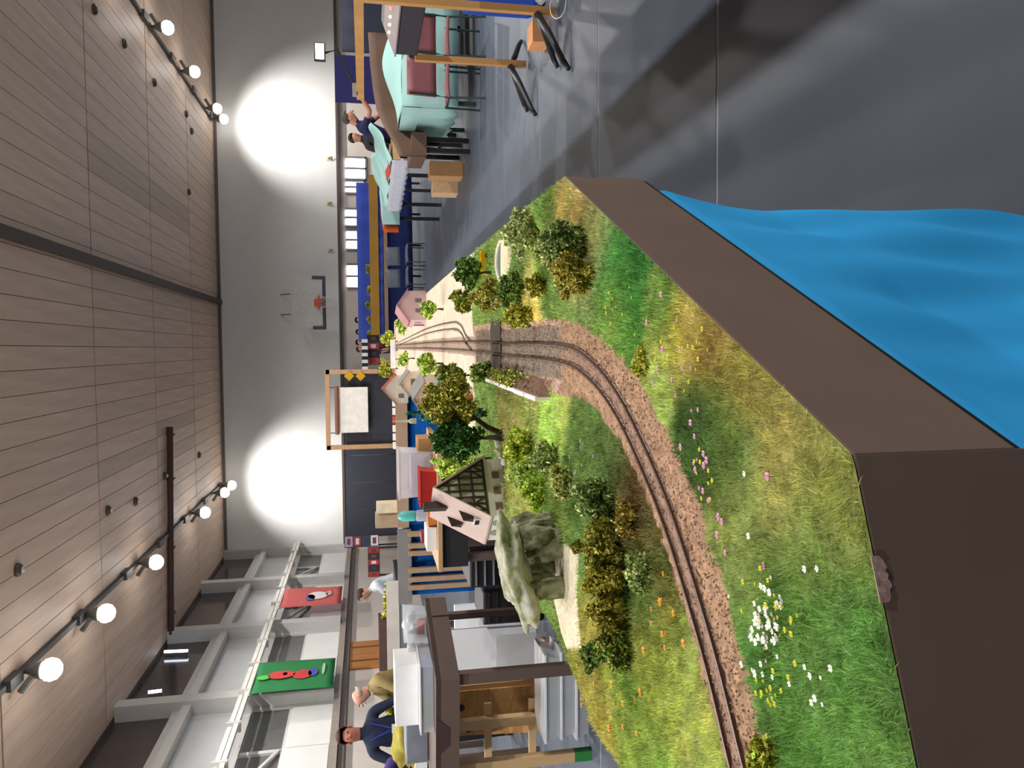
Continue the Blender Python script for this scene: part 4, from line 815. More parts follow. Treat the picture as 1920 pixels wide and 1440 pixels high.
# black cases under and behind
for i, (x0, x1, y0, y1, Y, lab, mt) in enumerate([(880, 1000, 1030, 1100, 6.0, 'black equipment case with chrome bars under the tables', M_blackp), (840, 990, 958, 1024, 5.8, 'dark brown case under the tan-edged table', M('case_brown', (78, 62, 56), .6)), (905, 1000, 1104, 1170, 6.3, 'low black bag beside the equipment case', M_blackp)]):
    q = bx(x0, x1, y0, y1, Y, .5, 0); c = thing('equipment_case', lab, 'case', ((q[0]+q[1])/2, Y+.25, 0)); MB().box(q[0], q[1], q[2], q[3], 0, q[5]).build('case_body', mt, c, bevel=.02)
    for k in range(4 if i == 0 else 2): MB().box(q[0]+.02, q[1]-.02, q[2]-.012, q[2]-.001, q[5]-.06-.07*k, q[5]-.045-.07*k).build('trim_bar', M_chrome if i == 0 else M_dark, c)
# --- blue-skirted exhibit at nine metres
be = thing('blue_skirted_exhibit', 'exhibit table with deep blue skirt and tan edge board', 'exhibit', (-1.5, 9.6, 0))
MB().box(-2.05, -.46, 9.05, 10.3, 1.02, 1.06).build('table_top', M_tan, be); MB().box(-2.08, -.44, 9.0, 9.04, .985, 1.12).build('edge_board', M('edge_tan', (176, 146, 122), .65, .08, 4), be)
drape(-2.9, -.48, 9.08, .12, 1.0).build('skirt', M_blue, be, smooth=True, solid=.006)
MB().box(-2.95, -2.1, 9.05, 10.3, 1.02, 1.06).build('table_top', M_greyf, be); MB().box(-2.98, -2.1, 9.0, 9.04, .96, 1.12).build('edge_board', M_greyf, be)
for py in (1000, 1022, 1036, 1068, 1085, 1100):
    x = at(800, py, 8.95).x; MB().box(x-.028, x+.028, 8.93, 8.985, 0, 1.0).build('post', M('post_tan', (176, 146, 116), .65), be)
for i in range(8):
    y = 724+16*i; x = at(722, y, 9.3).x; one('goods_wagon', ['white', 'red'][i in (4,)]+' model goods wagon on the tan edge of the blue-skirted exhibit', 'toy wagon', (x-.04, x+.04, 9.28, 9.34, 1.061, 1.145), M('wagon_red', (196, 84, 66), .6) if i == 4 else M_wpaper, 'goods wagons on the blue-skirted exhibit')
# items near its left end
q = bx(706, 745, 944, 962, 9.2, .2, 1.061); one('wooden_house_model', 'cream model tower standing on the blue-skirted exhibit', 'model house', q, M('cream_tower', (220, 208, 184), .7))
q = bx(704, 745, 966, 990, 9.3, .25, 1.061); one('paper_model_house', 'tan model house beside the cream tower', 'model house', q, M('tan_model', (176, 156, 132), .75))
# --- wooden display frame with white sheet
df = thing('sheet_stand', 'wooden frame holding a hanging white sheet above the blue-skirted exhibit', 'frame', (-.85, 11, 0))
xa, xb = at(660, 838, 11).x, at(660, 697, 11).x; zt = at(612, 770, 11).z
for x in (xa, xb): MB().box(x-.03, x+.03, 10.97, 11.03, 0, zt).build('post', M('frame_wood', (196, 158, 122), .65), df)
MB().box(xa-.03, xb+.03, 10.97, 11.03, zt-.05, zt+.01).build('top_bar', M('frame_wood'), df)
q = bx(636, 690, 726, 811, 10.96, .01); MB().box(*q).build('white_sheet', M('sheet_white', (244, 244, 240), .7), df)
MB().tube([(q[0]-.02, 10.95, q[5]+.03), (q[1]+.02, 10.95, q[5]+.03)], .03, 10).build('roller', M('roller_brown', (140, 96, 84), .6), df)
for x in (q[0], q[1]): MB().tube([(x, 10.96, q[5]+.03), (x, 10.98, zt-.03)], .006, 5).build('cord', M_dark, df)
MB().box(xa+.03, xb-.03, 11.04, 11.06, .1, at(648, 770, 11).z).build('dark_cloth', M('cloth_charcoal', (58, 60, 70), .85), df)
for (a, b) in ((645, 664), (666, 686)):
    c = at((a+b)/2, 705, 10.95); r = .07; MB().extr([(c.x-r, 10.955, c.z), (c.x, 10.955, c.z-r), (c.x+r, 10.955, c.z), (c.x, 10.955, c.z+r)], (0, .008, 0)).build('yellow_diamond', M('sign_yellow', (206, 160, 30), .6), df)
# --- dark partition by the end wall
pt = thing('dark_partition', 'row of charcoal partition panels in front of the end wall', 'partition', (-3.7, 27.3, 0))
for i in range(6):
    x0 = -6.56+.96*i; MB().box(x0, x0+.945, 27.3, 27.36, .02, 2.2).build('panel', M('partition_charcoal', (62, 64, 76), .8, .05, 3), pt); MB().box(x0+.1, x0+.85, 27.2, 27.46, 0, .02).build('foot', M_dark, pt)
# --- far-left layouts with hedges
fl_ = thing('hedge_layout', 'long model layout with olive hedge and white front behind the storage table', 'model railway', (-3.6, 10.8, 0))
xa, xb = at(720, 1262, 9.9).x, at(720, 1090, 9.9).x
MB().box(xa-1.2, xb, 9.9, 10.9, 1.06, 1.12).build('board', M_dark, fl_); MB().box(xa-.2, xb, 9.86, 9.9, 1.08, 1.24).build('white_front', M('front_white', (216, 208, 200), .6, .08, 5), fl_); MB().box(xa-1.2, xb, 9.87, 9.9, .98, 1.078).build('grey_front', M_greyf, fl_)
for i in range(5): MB().box(xa-1.1+i*(xb-xa+1)/4-.03, xa-1.1+i*(xb-xa+1)/4+.03, 9.95, 10.01, 0, 1.06).build('leg', M('leg_brown'), fl_)
hm = foliage_mesh('hedge', ((xb-xa+1.2)/2, .14, .10), 5000, .03, OLIVE+LIGHT[:1]+BROWNG[:1], 301, 60); o = bpy.data.objects.new('hedge', hm); COL.objects.link(o); o.parent = fl_; o.location = ((xa-1.2+xb)/2+3.6, 10.4-10.8, 1.2)
MB().box(xa-.1, xa+.55, 10.2, 10.6, 1.12, 1.34).build('tunnel_block', M('tunnel_brown', (92, 72, 66), .8), fl_)
# olive terrain model at the far left
q = bx(716, 736, 1378, 1450, 6.4, .3, 1.1); tl = thing('hill_model', 'yellow-olive hill model on a pale base at the storage table end', 'model', ((q[0]+q[1])/2, 6.5, 0))
MB().blob((q[0]+.2, 6.55, 1.15), (.25, .16, .12), 12, .2, 9).build('hill', M('hill_olive', (160, 148, 62), .85, .2, 20), tl, smooth=True); MB().box(q[0]-.1, q[0]+.5, 6.35, 6.8, 1.0, 1.1).build('base', M_wpaper, tl)
for x in (q[0], q[0]+.42):
    MB().box(x-.02, x+.02, 6.5, 6.54, 0, 1.0).build('leg', M('leg_brown'), tl)
# --- poster boards in the background
def poster_board(name, label, x0, x1, y0, y1, Y, cols_, rows_, pal, legs=True):
    q = bx(x0, x1, y0, y1, Y, .03); t = thing(name, label, 'poster board', ((q[0]+q[1])/2, Y, 0)); MB().box(*q).build('panel', M('poster_panel', (58, 56, 64), .8), t)
    for x in (q[0]+.03, q[1]-.03): MB().box(x-.02, x+.02, Y+.03, Y+.06, 0, q[4]+.1).build('leg', M_dark, t)
    n = 0
    for i in range(cols_):
        for j in range(rows_):
            w_ = (q[1]-q[0])/cols_; h_ = (q[5]-q[4])/rows_; c = pal[n % len(pal)]; n += 1
            pp = MB().box(q[0]+w_*(i+.08), q[0]+w_*(i+.92), Y-.008, Y-.001, q[4]+h_*(j+.06), q[4]+h_*(j+.94)).build('poster', M('poster_%d_%d_%d' % c, c, .6), t)
            MB().box(q[0]+w_*(i+.25), q[0]+w_*(i+.75), Y-.011, Y-.0081, q[4]+h_*(j+.3), q[4]+h_*(j+.7)).build('print', M('print_%d' % (n % 3), [(220, 214, 214), (120, 60, 66), (60, 60, 70)][n % 3], .6), pp, local=False)
poster_board('poster_board', 'board of red and black posters under the window ledge', 690, 712, 1026, 1082, 19., 5, 1, [(170, 54, 50), (48, 48, 56)])
poster_board('tall_poster_board', 'tall board with purple, red and white posters in the hall corner', 646, 710, 1003, 1026, 21., 1, 4, [(224, 224, 228), (60, 70, 96), (150, 60, 64), (170, 160, 190)])
poster_board('small_poster_board', 'board of red and black signs beyond the far end of the layout', 688, 712, 628, 684, 19., 4, 1, [(170, 66, 66), (40, 42, 56)])
bn = at(684, 662, 18.9); sb = thing('striped_barrier', 'black and white striped barrier bar above the red signs', 'barrier', (bn.x, 18.8, 0)); xa, xb = at(685, 700, 18.8).x, at(685, 636, 18.8).x
for i in range(10): MB().box(xa+(xb-xa)*i/10, xa+(xb-xa)*(i+1)/10, 18.78, 18.82, bn.z-.07, bn.z+.07).build('stripe', M_wpaper if i % 2 else M_dark, sb)
for x in (xa+.05, xb-.05): MB().box(x-.025, x+.025, 18.78, 18.82, 0, bn.z-.07).build('post', M_dark, sb)
# --- long blue-draped exhibit at twenty metres
xa, xb = at(740, 640, 20).x, at(740, 330, 20).x; le = thing('blue_draped_exhibit', 'long exhibit draped in royal blue with ochre edge board', 'exhibit', ((xa+xb)/2, 20.5, 0))
MB().box(xa, xb, 20.0, 21.2, 1.0, 1.04).build('table_top', M_royal, le)
drape(xa, xb, 20.9, 1.04, 1.62, .03, .5).build('backdrop', M_royal, le, smooth=True, solid=.01)
MB().box(xa, xb, 19.93, 19.97, 1.08, 1.30).build('edge_board', M('ochre', (168, 126, 48), .6, .1, 2), le); drape(xa, xb, 19.98, .95, 1.12, .02, .4).build('valance', M_royal, le, smooth=True, solid=.01)
MB().box(xa, xb, 19.90, 19.94, .86, .95).build('lower_rail', M('rail_tan', (156, 128, 104), .6), le); drape(xa, xb, 20.02, .22, .9, .04, .6).build('skirt', M_navy, le, smooth=True, solid=.01)
for x in np.linspace(xa+.1, xb-.1, 6): MB().box(x-.025, x+.025, 20.3, 20.35, 0, 1.0).build('leg', M_black, le)
for i, py in enumerate((505, 545, 572, 600, 628)):
    p = at(698, py, 20.3); m = foliage_mesh('foliage', (.14, .1, .13), 260, .05, OLIVE+DARKG[:2], 400+i); t = thing('model_tree', 'small olive tree on the edge of the royal blue exhibit', 'tree', (p.x, 20.3, 1.04), 0, 'trees on the royal blue exhibit'); o = bpy.data.objects.new('foliage', m); COL.objects.link(o); o.parent = t; o.location = (0, 0, .24); MB().tube([(0, 0, 0), (0, 0, .24)], .02, 6).build('trunk', M_bark, t, local=True)
# stacking chairs in front of the royal blue exhibit
def stack_chair(loc, rz, label, seat, frame, group=None):
    t = thing('stacking_chair', label, 'chair', loc, rz, group)
    MB().grid(lambda u, v: (-.22+.44*u, -.2+.42*v, .45+.012*math.cos(math.pi*(u-.5))-.02*(1-v)**2), 6, 6).build('seat', seat, t, local=True, smooth=True, solid=.035)
    MB().grid(lambda u, v: (-.22+.44*u, .23+.05*v-.03*math.sin(math.pi*u), .58+.34*v), 6, 4).build('backrest', seat, t, local=True, smooth=True, solid=-.03)
    for s in (-1, 1):
        MB().tube([(s*.225, -.22, 0), (s*.22, -.19, .42), (s*.22, -.16, .435)], .013, 8).build('leg', frame, t, local=True)
        MB().tube([(s*.225, .27, 0), (s*.22, .20, .43), (s*.215, .24, .6), (s*.21, .28, .9)], .013, 8).build('leg', frame, t, local=True)
        MB().tube([(s*.22, -.19, .425), (s*.22, .2, .425)], .011, 6).build('seat_rail', frame, t, local=True)
    return t
M_grn = M('chair_frame_green', (40, 58, 56), .4); M_burg = M('chair_burgundy', (150, 92, 96), .55, .06, 8)
for py, lab in ((478, 'dark metal chair in front of the royal blue skirt near the orange edge'), (520, 'dark metal chair in the middle of the royal blue skirt')):
    p = onz(796, py, 0); stack_chair((p.x, 18.9, 0), .1, lab, M('chair_grey', (96, 104, 116), .5), M_grn)

# ------------------------------------------------------------ right side: mint tables, chairs, wooden rack
mt = thing('mint_table', 'long table draped in mint cloth behind two burgundy chairs', 'table', (4.1, 10.6, 0))
X0, X1, YA, YB = 3.03, 5.4, 9.9, 11.3
MB().box(X0+.03, X1, YA+.03, YB-.03, .90, .935).build('table_top', M_tan, mt)
MB().grid(lambda u, v: (X0+(X1-X0)*u, YA+(YB-YA)*v, .94+.22*math.exp(-((u-.32)/.2)**2-((v-.55)/.3)**2)+.10*math.exp(-((u-.75)/.15)**2-((v-.5)/.3)**2)+.012*math.sin(13*u+4*v)), 40, 16).build('top_cloth', M_mint, mt, smooth=True, solid=.006)
drape(X0, X1, YA-.004, .24, .945, .02, .45).build('front_cloth', M_mint, mt, smooth=True, solid=.006)
MB().grid(lambda u, v: (X0-.004+.012*math.sin(20*u)*(1-v), YA+(YB-YA)*u, .24+.03*math.sin(25*u)*(1-v)+.705*v), 24, 4).build('side_cloth', M_mint, mt, smooth=True, solid=.006)
for x in (X0+.1, X1-.1):
    for y in (YA+.1, YB-.1): MB().box(x-.025, x+.025, y-.025, y+.025, 0, .9).build('leg', M_grn, mt)
stack_chair((3.17, 9.42, 0), math.pi, 'burgundy chair with upright back before the mint table end', M_burg, M_grn)
stack_chair((3.66, 9.40, 0), math.pi-.05, 'burgundy chair half hidden beside the dark console', M_burg, M_grn)
# brown board and draped mint layout behind
bb = thing('brown_layout', 'brown-sided layout with curved brown backdrop behind the mint table', 'model railway', (3.2, 11.3, 0))
q = bx(748, 800, 247, 291, 10.55, .05); bz0, bz1 = q[4], q[5]; M_lb = M('layout_brown', (104, 78, 64), .65, .08, 3)
MB().prism([(q[0], 10.55), (2.9, 10.55), (2.96, 11.4), (4.9, 11.42), (4.9, 11.72), (2.66, 11.6)], bz0, bz0+.2).build('board', M_lb, bb)
bp_ = [at(*a) for a in ((749, 291, 10.56), (738, 266, 10.75), (722, 240, 11.0), (706, 205, 11.35), (699, 165, 11.5), (694, 120, 11.55), (690, 60, 11.6))]
MB().grid(lambda u, v: ((lambda k, f: bp_[k].lerp(bp_[min(k+1, 6)], f))(int(u*6), u*6-int(u*6)).xy.to_tuple()+(bz0+((lambda k, f: bp_[k].lerp(bp_[min(k+1, 6)], f).z)(int(u*6), u*6-int(u*6))-bz0)*v,)), 36, 6).build('backdrop', M_lb, bb, smooth=True, solid=.02)
for x, y in ((2.68, 10.62), (2.86, 10.75), (3.0, 11.5), (4.7, 11.55)): MB().box(x-.03, x+.03, y-.03, y+.03, 0, bz0).build('leg', M_dark, bb)
ml = thing('mint_layout', 'mint-draped layout with white front and red patch beyond the brown board', 'model railway', (2.9, 12.6, 0))
A = at(762, 300, 11.6); Bq = at(752, 395, 14.6); zt = at(735, 300, 11.6).z
MB().prism([(A.x, 11.6), (A.x+.66, 12.1), (Bq.x+.8, 14.9), (Bq.x, 14.6)], zt-.12, zt-.02).build('board', M_tan, ml)
def msheet(u, v):
    p = Vector((A.x, 11.6)).lerp(Vector((Bq.x, 14.6)), v); s = Vector((A.x+.66, 12.1)).lerp(Vector((Bq.x+.8, 14.9)), v); p = p.lerp(s, u)
    return (p.x, p.y, zt+.004+.26*u**1.3*(1-.2*v)+.05*math.sin(7*u+9*v)*u+.02*math.sin(21*v))
MB().grid(msheet, 20, 24).build('dust_sheet', M_mint, ml, smooth=True, solid=.006)
def wfront(u, v):
    p = Vector((A.x-.01, 11.59)).lerp(Vector((Bq.x-.01, 14.6)), u); return (p.x-.004*math.sin(40*u), p.y, zt-.26+.26*v+.012*math.sin(60*u)*(1-v))
MB().grid(wfront, 60, 4).build('white_front', M('front_lilac', (206, 208, 226), .7), ml, smooth=True, solid=.006)
def rpatch(u, v):
    a = msheet(.04+.22*u, .12+.36*v+.05*u); return (a[0]-.003, a[1]-.003, a[2]+.012)
MB().grid(rpatch, 8, 12).build('red_patch', M('felt_red', (188, 56, 30), .8), ml, smooth=True, solid=.004)
for x, y in ((A.x+.12, 11.85), (Bq.x+.12, 14.6), (A.x+.55, 12.2), (Bq.x+.7, 14.8)): MB().box(x-.03, x+.03, y-.03, y+.03, 0, zt-.12).build('leg', M_dark, ml)
# orange edged end of it
oe = thing('orange_edged_board', 'mint board with orange-red edge at the end of the draped layouts', 'board', (2.6, 15.5, 0)); P0, P1 = at(690, 378, 15.2), at(742, 436, 14.9)
zt2 = at(718, 400, 15.2).z
MB().prism([(P1.x, 14.9), (P1.x+.12, 14.95), (P0.x+.5, 17.2), (P0.x+.1, 17.2)], zt2-.28, zt2).build('orange_edge', M('orange_red', (214, 84, 36), .7), oe)
MB().prism([(P1.x+.14, 14.85), (P1.x+.5, 14.85), (P0.x+.9, 17.1), (P0.x+.52, 17.1)], zt2-.30, zt2+.02).build('mint_board', M_mint, oe)
for x, y in ((P1.x+.3, 15.1), (P0.x+.6, 17.0)): MB().box(x-.03, x+.03, y-.03, y+.03, 0, zt2-.28).build('leg', M_dark, oe)
for i, (x0, x1, y0, y1, Y, mt_, lab) in enumerate([(806, 852, 302, 330, 11.4, M_card, 'tan cardboard box under the mint-draped layout'), (812, 850, 334, 362, 12.0, M('crate_pale', (214, 178, 138), .8), 'pale wooden crate beside the tan cardboard box')]):
    q = bx(x0, x1, y0, y1, Y, .35, 0); one('floor_box', lab, 'box', q, mt_)
# wooden rack beside the aisle
wr = thing('wooden_rack', 'pine rack of posts and a long rail on black metal feet', 'rack', (2.49, 6.3, 0))
MB().box(2.46, 2.52, 4.4, 7.9, 1.42, 1.49).build('rail', M_pine, wr)
for y, zt_ in ((5.70, 1.42), (4.55, 1.42), (6.78, .99)): MB().box(2.465, 2.515, y-.025, y+.025, .02, zt_).build('post', M_pine, wr)
MB().box(2.50, 2.78, 5.73, 6.76, .97, 1.16).build('control_box', M('console_dark', (52, 46, 54), .6), wr, bevel=.01)
MB().add([(2.48, 5.73, 1.162), (2.48, 6.76, 1.162), (2.78, 6.76, 1.27), (2.78, 5.73, 1.27)], [(0, 3, 2, 1)]).build('control_panel', M('panel_grey', (148, 138, 140), .5), wr, solid=.012)
for i in range(6): MB().lathe((2.6, 5.80+.15*i, 1.206), [(.012, 0), (.012, .014), (.006, .02)], 8).build('indicator', M('led_red', (255, 120, 110), .4, emit=((255, 110, 100), 2.)) if i < 3 else M('led_white', (255, 240, 220), .4, emit=((255, 236, 210), 2.)), wr)
for (x, y) in ((2.47, 6.78), (2.47, 5.70)):
    for (dx, dy) in ((-.52, -.36), (-.40, -.05), (.3, .2)):
        MB().tube([(x, y, .16), (x+dx*.4, y+dy*.4, .10), (x+dx*.85, y+dy*.85, .045), (x+dx, y+dy, .018)], [.028, .026, .022, .018], 8).build('metal_foot', M_black, wr, smooth=True)
q = bx(985, 1004, 40, 82, 6.0, .2, 0); one('cardboard_carton', 'orange-tan cardboard carton on the floor behind the rack post', 'carton', (q[0], q[1], 5.95, 6.15, 0, .14), M('carton_orange', (210, 150, 104), .8))
pb = thing('plastic_bag', 'clear crumpled plastic bag lying at the rack foot', 'bag', (2.62, 5.60, 0)); MB().blob((2.68, 5.57, .09), (.17, .13, .09), 12, .35, 21).build('bag', M('bag_film', (196, 200, 208), .2, .1, 20, spec=.7, alpha=.45), pb, smooth=True)
MB().tube([(2.46+.10*math.cos(a), 5.50+.06*math.sin(a), .05+.045*math.sin(a)) for a in np.linspace(0, 6.28, 20)], .004, 5, False).build('strap_loop', M('strap_white', (224, 222, 220), .4), pb)
q = bx(860, 950, -20, 14, 6.4, .4, .0); one('blue_bag', 'blue and navy bag standing behind the rack post', 'bag', (q[0], q[1]+.2, 6.3, 6.6, 0, .62), M('bag_blue', (30, 70, 170), .7), None, .05)
# exhibit lamp and boards
lp = at(600, 98, 7.7); xl_ = thing('exhibit_lamp', 'small lamp with glowing amber panel clamped to the rack rail', 'lamp', (2.49, 7.7, 1.49))
MB().box(lp.x-.085, lp.x+.085, 7.68, 7.72, lp.z-.05, lp.z+.055).build('lamp_head', M_black, xl_, bevel=.006); MB().box(lp.x-.072, lp.x+.072, 7.672, 7.679, lp.z-.038, lp.z+.042).build('lamp_panel', M('amber_glow', (255, 236, 190), .4, emit=((255, 214, 140), 6.)), xl_)
MB().tube([(lp.x, 7.72, lp.z-.03), (lp.x+.05, 7.74, lp.z-.16), (2.49, 7.7, 1.49)], .014, 8).build('arm', M_black, xl_); MB().box(2.44, 2.54, 7.65, 7.75, 1.491, 1.53).build('clamp', M('clamp_grey', (150, 146, 142), .5), xl_)
nv = thing('navy_display_board', 'deep navy display board standing before the end wall', 'board', (4.7, 14.4, 0)); q = bx(628, 690, 104, 192, 14.4, .04); MB().box(q[0], q[1], 14.4, 14.44, .6, q[5]).build('panel', M('navy_panel', (40, 38, 98), .8), nv)
for x in (q[0]+.06, q[1]-.06): MB().box(x-.025, x+.025, 14.4, 14.45, 0, .6).build('leg', M_dark, nv)
dk = thing('dark_backdrop', 'dark draped backdrop behind the wooden rack', 'backdrop', (5.2, 12.6, 0)); q = bx(640, 745, -30, 100, 12.6, .03); drape(q[0], q[1]+.8, 12.6, .1, q[5], .03, .4).build('drape', M('drape_dark', (48, 52, 70), .85, .1, 3), dk, smooth=True, solid=.01)
for x in (q[0]+.05, q[1]+.7): MB().box(x-.02, x+.02, 12.65, 12.69, 0, q[5]).build('stand', M_dark, dk)
# banners on the window wall
def banner(name, label, y0, y1, z0, z1, base, patches):
    t = thing(name, label, 'banner', (WL+.5, (y0+y1)/2, z0)); X = WL+.50
    MB().grid(lambda u, v: (X+.012*math.sin(5*u+3*v), y0+(y1-y0)*u, z0+(z1-z0)*v), 12, 10).build('cloth', base, t, smooth=True, solid=.006)
    MB().tube([(X, y0-.05, z1), (X, y1+.05, z1)], .02, 8).build('rod', M_frame, t)
    for i, (u, v, ru, rv, c) in enumerate(patches):
        m = MB(); m.extr([(X+.022, y0+(y1-y0)*(u+ru*math.cos(a)*(1+.05*math.sin(3*a+i))), z0+(z1-z0)*(v+rv*math.sin(a))) for a in np.linspace(0, 2*math.pi, 15)[:-1]], (.004, 0, 0)); m.build('print', M('banner_print_%d_%d_%d' % c, c, .7), t)
banner('green_banner', 'tall green banner with red and blue print hanging on the rail', 15.5, 17.0, 2.2, 3.8, M('banner_green', (34, 122, 66), .75, .05, 4), [(.5, .66, .13, .17, (206, 62, 60)), (.46, .40, .15, .12, (196, 58, 62)), (.5, .27, .13, .06, (74, 76, 170)), (.45, .88, .07, .08, (90, 190, 80)), (.52, .62, .05, .03, (236, 220, 220)), (.6, .14, .2, .02, (170, 200, 170))])
banner('red_banner', 'faded red banner with white and blue print hanging on the rail', 20.6, 22.2, 2.2, 3.78, M('banner_red', (206, 96, 92), .75, .06, 4), [(.5, .40, .2, .17, (236, 232, 232)), (.40, .52, .16, .08, (98, 96, 176)), (.58, .22, .13, .05, (216, 180, 170))])
# ------------------------------------------------------------ people
def person(label, loc, rz, h=1.75, lean=0., arms=None, shirt=(60, 60, 70), trousers=(50, 52, 60), skin=(214, 160, 134), hair=(70, 56, 46), bald=False, headtilt=0., sleeve=True, extras=None):
    """faces local -y; lean tips the upper body forward; arms: [(elbow),(hand)] for right and left in local metres"""
    k = h/1.75; t = thing('person', label, 'person', loc, rz)
    pel = Vector((0, 0, .93)); R = Matrix.Rotation(lean, 3, 'X')
    def up(x, y, z): return pel+R @ (Vector((x, y, z))-pel) if lean else Vector((x, y, z))
    V = []; E = []; rad = []; reg = []
    def add(p, r, parent, g):
        V.append(Vector(p)*k); rad.append((r[0]*k, r[1]*k) if isinstance(r, tuple) else (r*k, r*k)); reg.append(g); i = len(V)-1
        if parent is not None: E.append((parent, i))
        return i
    p0 = add(pel, (.155, .115), None, 't'); w_ = add(up(0, 0, 1.08), (.15, .105), p0, 's'); c = add(up(0, 0, 1.28), (.17, .115), w_, 's'); s = add(up(0, .0, 1.42), (.13, .085), c, 's'); n = add(up(0, -.01, 1.50), .055, s, 'k')
    hb = up(0, -.01-headtilt*.3, 1.58); hd = add(hb, (.075, .082), n, 'k'); hm_ = add(up(0, -.015-headtilt*.5, 1.645), (.078, .095), hd, 'k'); ht = add(up(0, -.005-headtilt*.8, 1.71), (.058, .07), hm_, 'k')
    for i, sx in enumerate((-1, 1)):
        e, hnd = (arms or [((-.27, -.02, 1.13), (-.27, -.12, .90)), ((.27, -.02, 1.13), (.27, -.12, .90))])[i]
        sh = add(up(sx*.19, 0, 1.40), .068, s, 's'); e, hnd = Vector(e), Vector(hnd); m1 = add((V[sh]/k).lerp(e, .5), .052, sh, 's'); el = add(e, .043, m1, 's' if sleeve else 'k'); fa = add(e.lerp(hnd, .55), .036, el, 's' if sleeve else 'k'); wr_ = add(e.lerp(hnd, .9), .026, fa, 'k'); d = (hnd-e).normalized(); pm = add(hnd+d*.03, (.036, .018), wr_, 'k')
        side = Vector((1, 0, 0)) if abs(d.x) < .8 else Vector((0, 1, 0)); side = (side-d*side.dot(d)).normalized(); dn = d.cross(side).normalized()*(-1 if d.cross(side).z > 0 else 1)
        for f, (o_, L_) in enumerate(((-.028, .065), (-.0095, .075), (.0095, .07), (.028, .055))):
            b0 = add(hnd+d*.075+side*o_, .0095, pm, 'k'); b1 = add(hnd+d*(.075+L_*.5)+side*o_+dn*.008, .0085, b0, 'k'); add(hnd+d*(.075+L_*.85)+side*o_*1.05+dn*.028, .007, b1, 'k')
        q0 = add(hnd+d*.035-side*sx*.045+dn*.01, .011, pm, 'k'); add(hnd+d*.075-side*sx*.06+dn*.018, .008, q0, 'k')
    for sx in (-1, 1):
        hp = add((sx*.095, 0, .88), (.09, .1), p0, 't'); kn = add((sx*.11, -.015, .50), .062, hp, 't'); cf = add((sx*.11, .012, .33), .058, kn, 't'); an = add((sx*.115, .02, .09), .042, cf, 't'); hl = add((sx*.115, .03, .045), (.04, .045), an, 'f'); add((sx*.125, -.16, .035), (.042, .03), hl, 'f')
    me = bpy.data.meshes.new('body'); me.from_pydata([tuple(v) for v in V], E, []); bm = bmesh.new(); bm.from_mesh(me); ly = bm.verts.layers.skin.verify(); bm.verts.ensure_lookup_table()
    for v, r in zip(bm.verts, rad): v[ly].radius = r
    bm.verts[0][ly].use_root = True; bm.to_mesh(me); bm.free()
    o = bpy.data.objects.new('body', me); COL.objects.link(o); o.modifiers.new('skin', 'SKIN'); sb = o.modifiers.new('sub', 'SUBSURF'); sb.levels = 1; sb.render_levels = 1
    dg = bpy.context.evaluated_depsgraph_get(); ev = o.evaluated_get(dg); nm = bpy.data.meshes.new_from_object(ev); bpy.data.objects.remove(o)
    nm.name = 'body'; nm.materials.clear()
    tagc = '%d_%d_%d' % shirt
    mats = {'s': M('shirt_'+tagc, shirt, .85, .12, 14), 't': M('trousers_%d_%d_%d' % trousers, trousers, .85, .1, 14), 'k': M('skin_%d_%d_%d' % skin, skin, .55, .05, 30), 'f': M('shoe_dark', (40, 36, 36), .5)}
    order = ['s', 't', 'k', 'f']
    for g in order: nm.materials.append(mats[g])
    SV = np.array([tuple(v) for v in V]); seg = [(a, b) for a, b in E]
    for pl in nm.polygons:
        c_ = np.array(pl.center); best = 9; bg = 's'
        for a, b in seg:
            A, B = SV[a], SV[b]; d = B-A; tt = np.clip(((c_-A)@d)/(d@d+1e-9), 0, 1); dd = np.linalg.norm(c_-(A+tt*d))-(rad[a][0]*(1-tt)+rad[b][0]*tt)
            if dd < best: best = dd; bg = reg[b] if tt > .35 else reg[a]
        pl.material_index = order.index(bg); pl.use_smooth = True
    bm = bmesh.new(); bm.from_mesh(nm); ki = 2
    hc_ = (SV[hm_]); yaw_f = Vector((0, -1, 0)); fr = R @ yaw_f
    def bump(c0, r3, mi):
        g = bmesh.ops.create_icosphere(bm, subdivisions=2, radius=1, matrix=Matrix.Translation(c0) @ Matrix.Diagonal((*r3, 1)))
        for v in g['verts']:
            for f in v.link_faces: f.material_index = mi; f.smooth = True
    H_ = Vector(hc_); upv = R @ Vector((0, 0, 1))
    nm.materials.append(M('eye_dark', (50, 40, 36), .4)); nm.materials.append(M('lip', (170, 100, 92), .6))
    bump(H_+fr*.098*k-upv*.012*k, (.012*k, .018*k, .018*k), ki)
    for sx in (-1, 1):
        bump(H_+Vector((sx*.078*k, .01*k, -.01*k)), (.012*k, .02*k, .03*k), ki); bump(H_+fr*.086*k+Vector((sx*.03*k, 0, 0))+upv*.014*k, (.011*k, .007*k, .007*k), 4)
    bump(H_+fr*.086*k-upv*.055*k, (.022*k, .008*k, .006*k), 5)
    bm.to_mesh(nm); bm.free(); nm.update()
    ob_ = bpy.data.objects.new('body', nm); COL.objects.link(ob_); ob_.parent = t
    # hair cap
    cm_ = MB(); cz = H_+upv*(.035 if not bald else .0)*k-fr*.012*k
    bmh = bmesh.new(); bmesh.ops.create_uvsphere(bmh, u_segments=16, v_segments=10, radius=1); vs = []; fs = []
    keep = {}
    for v in bmh.verts:
        p = v.co; ok = (p.z > -.05 or p.y > .25) and not (p.y < -.55 and p.z < .45) and p.z > -.75
        if bald: ok = p.y > -.1 and -.75 < p.z < .15
        if ok: keep[v.index] = len(vs); q = cz+(R @ Vector((p.x*.088*k, p.y*.108*k, p.z*.092*k))); vs.append(q)
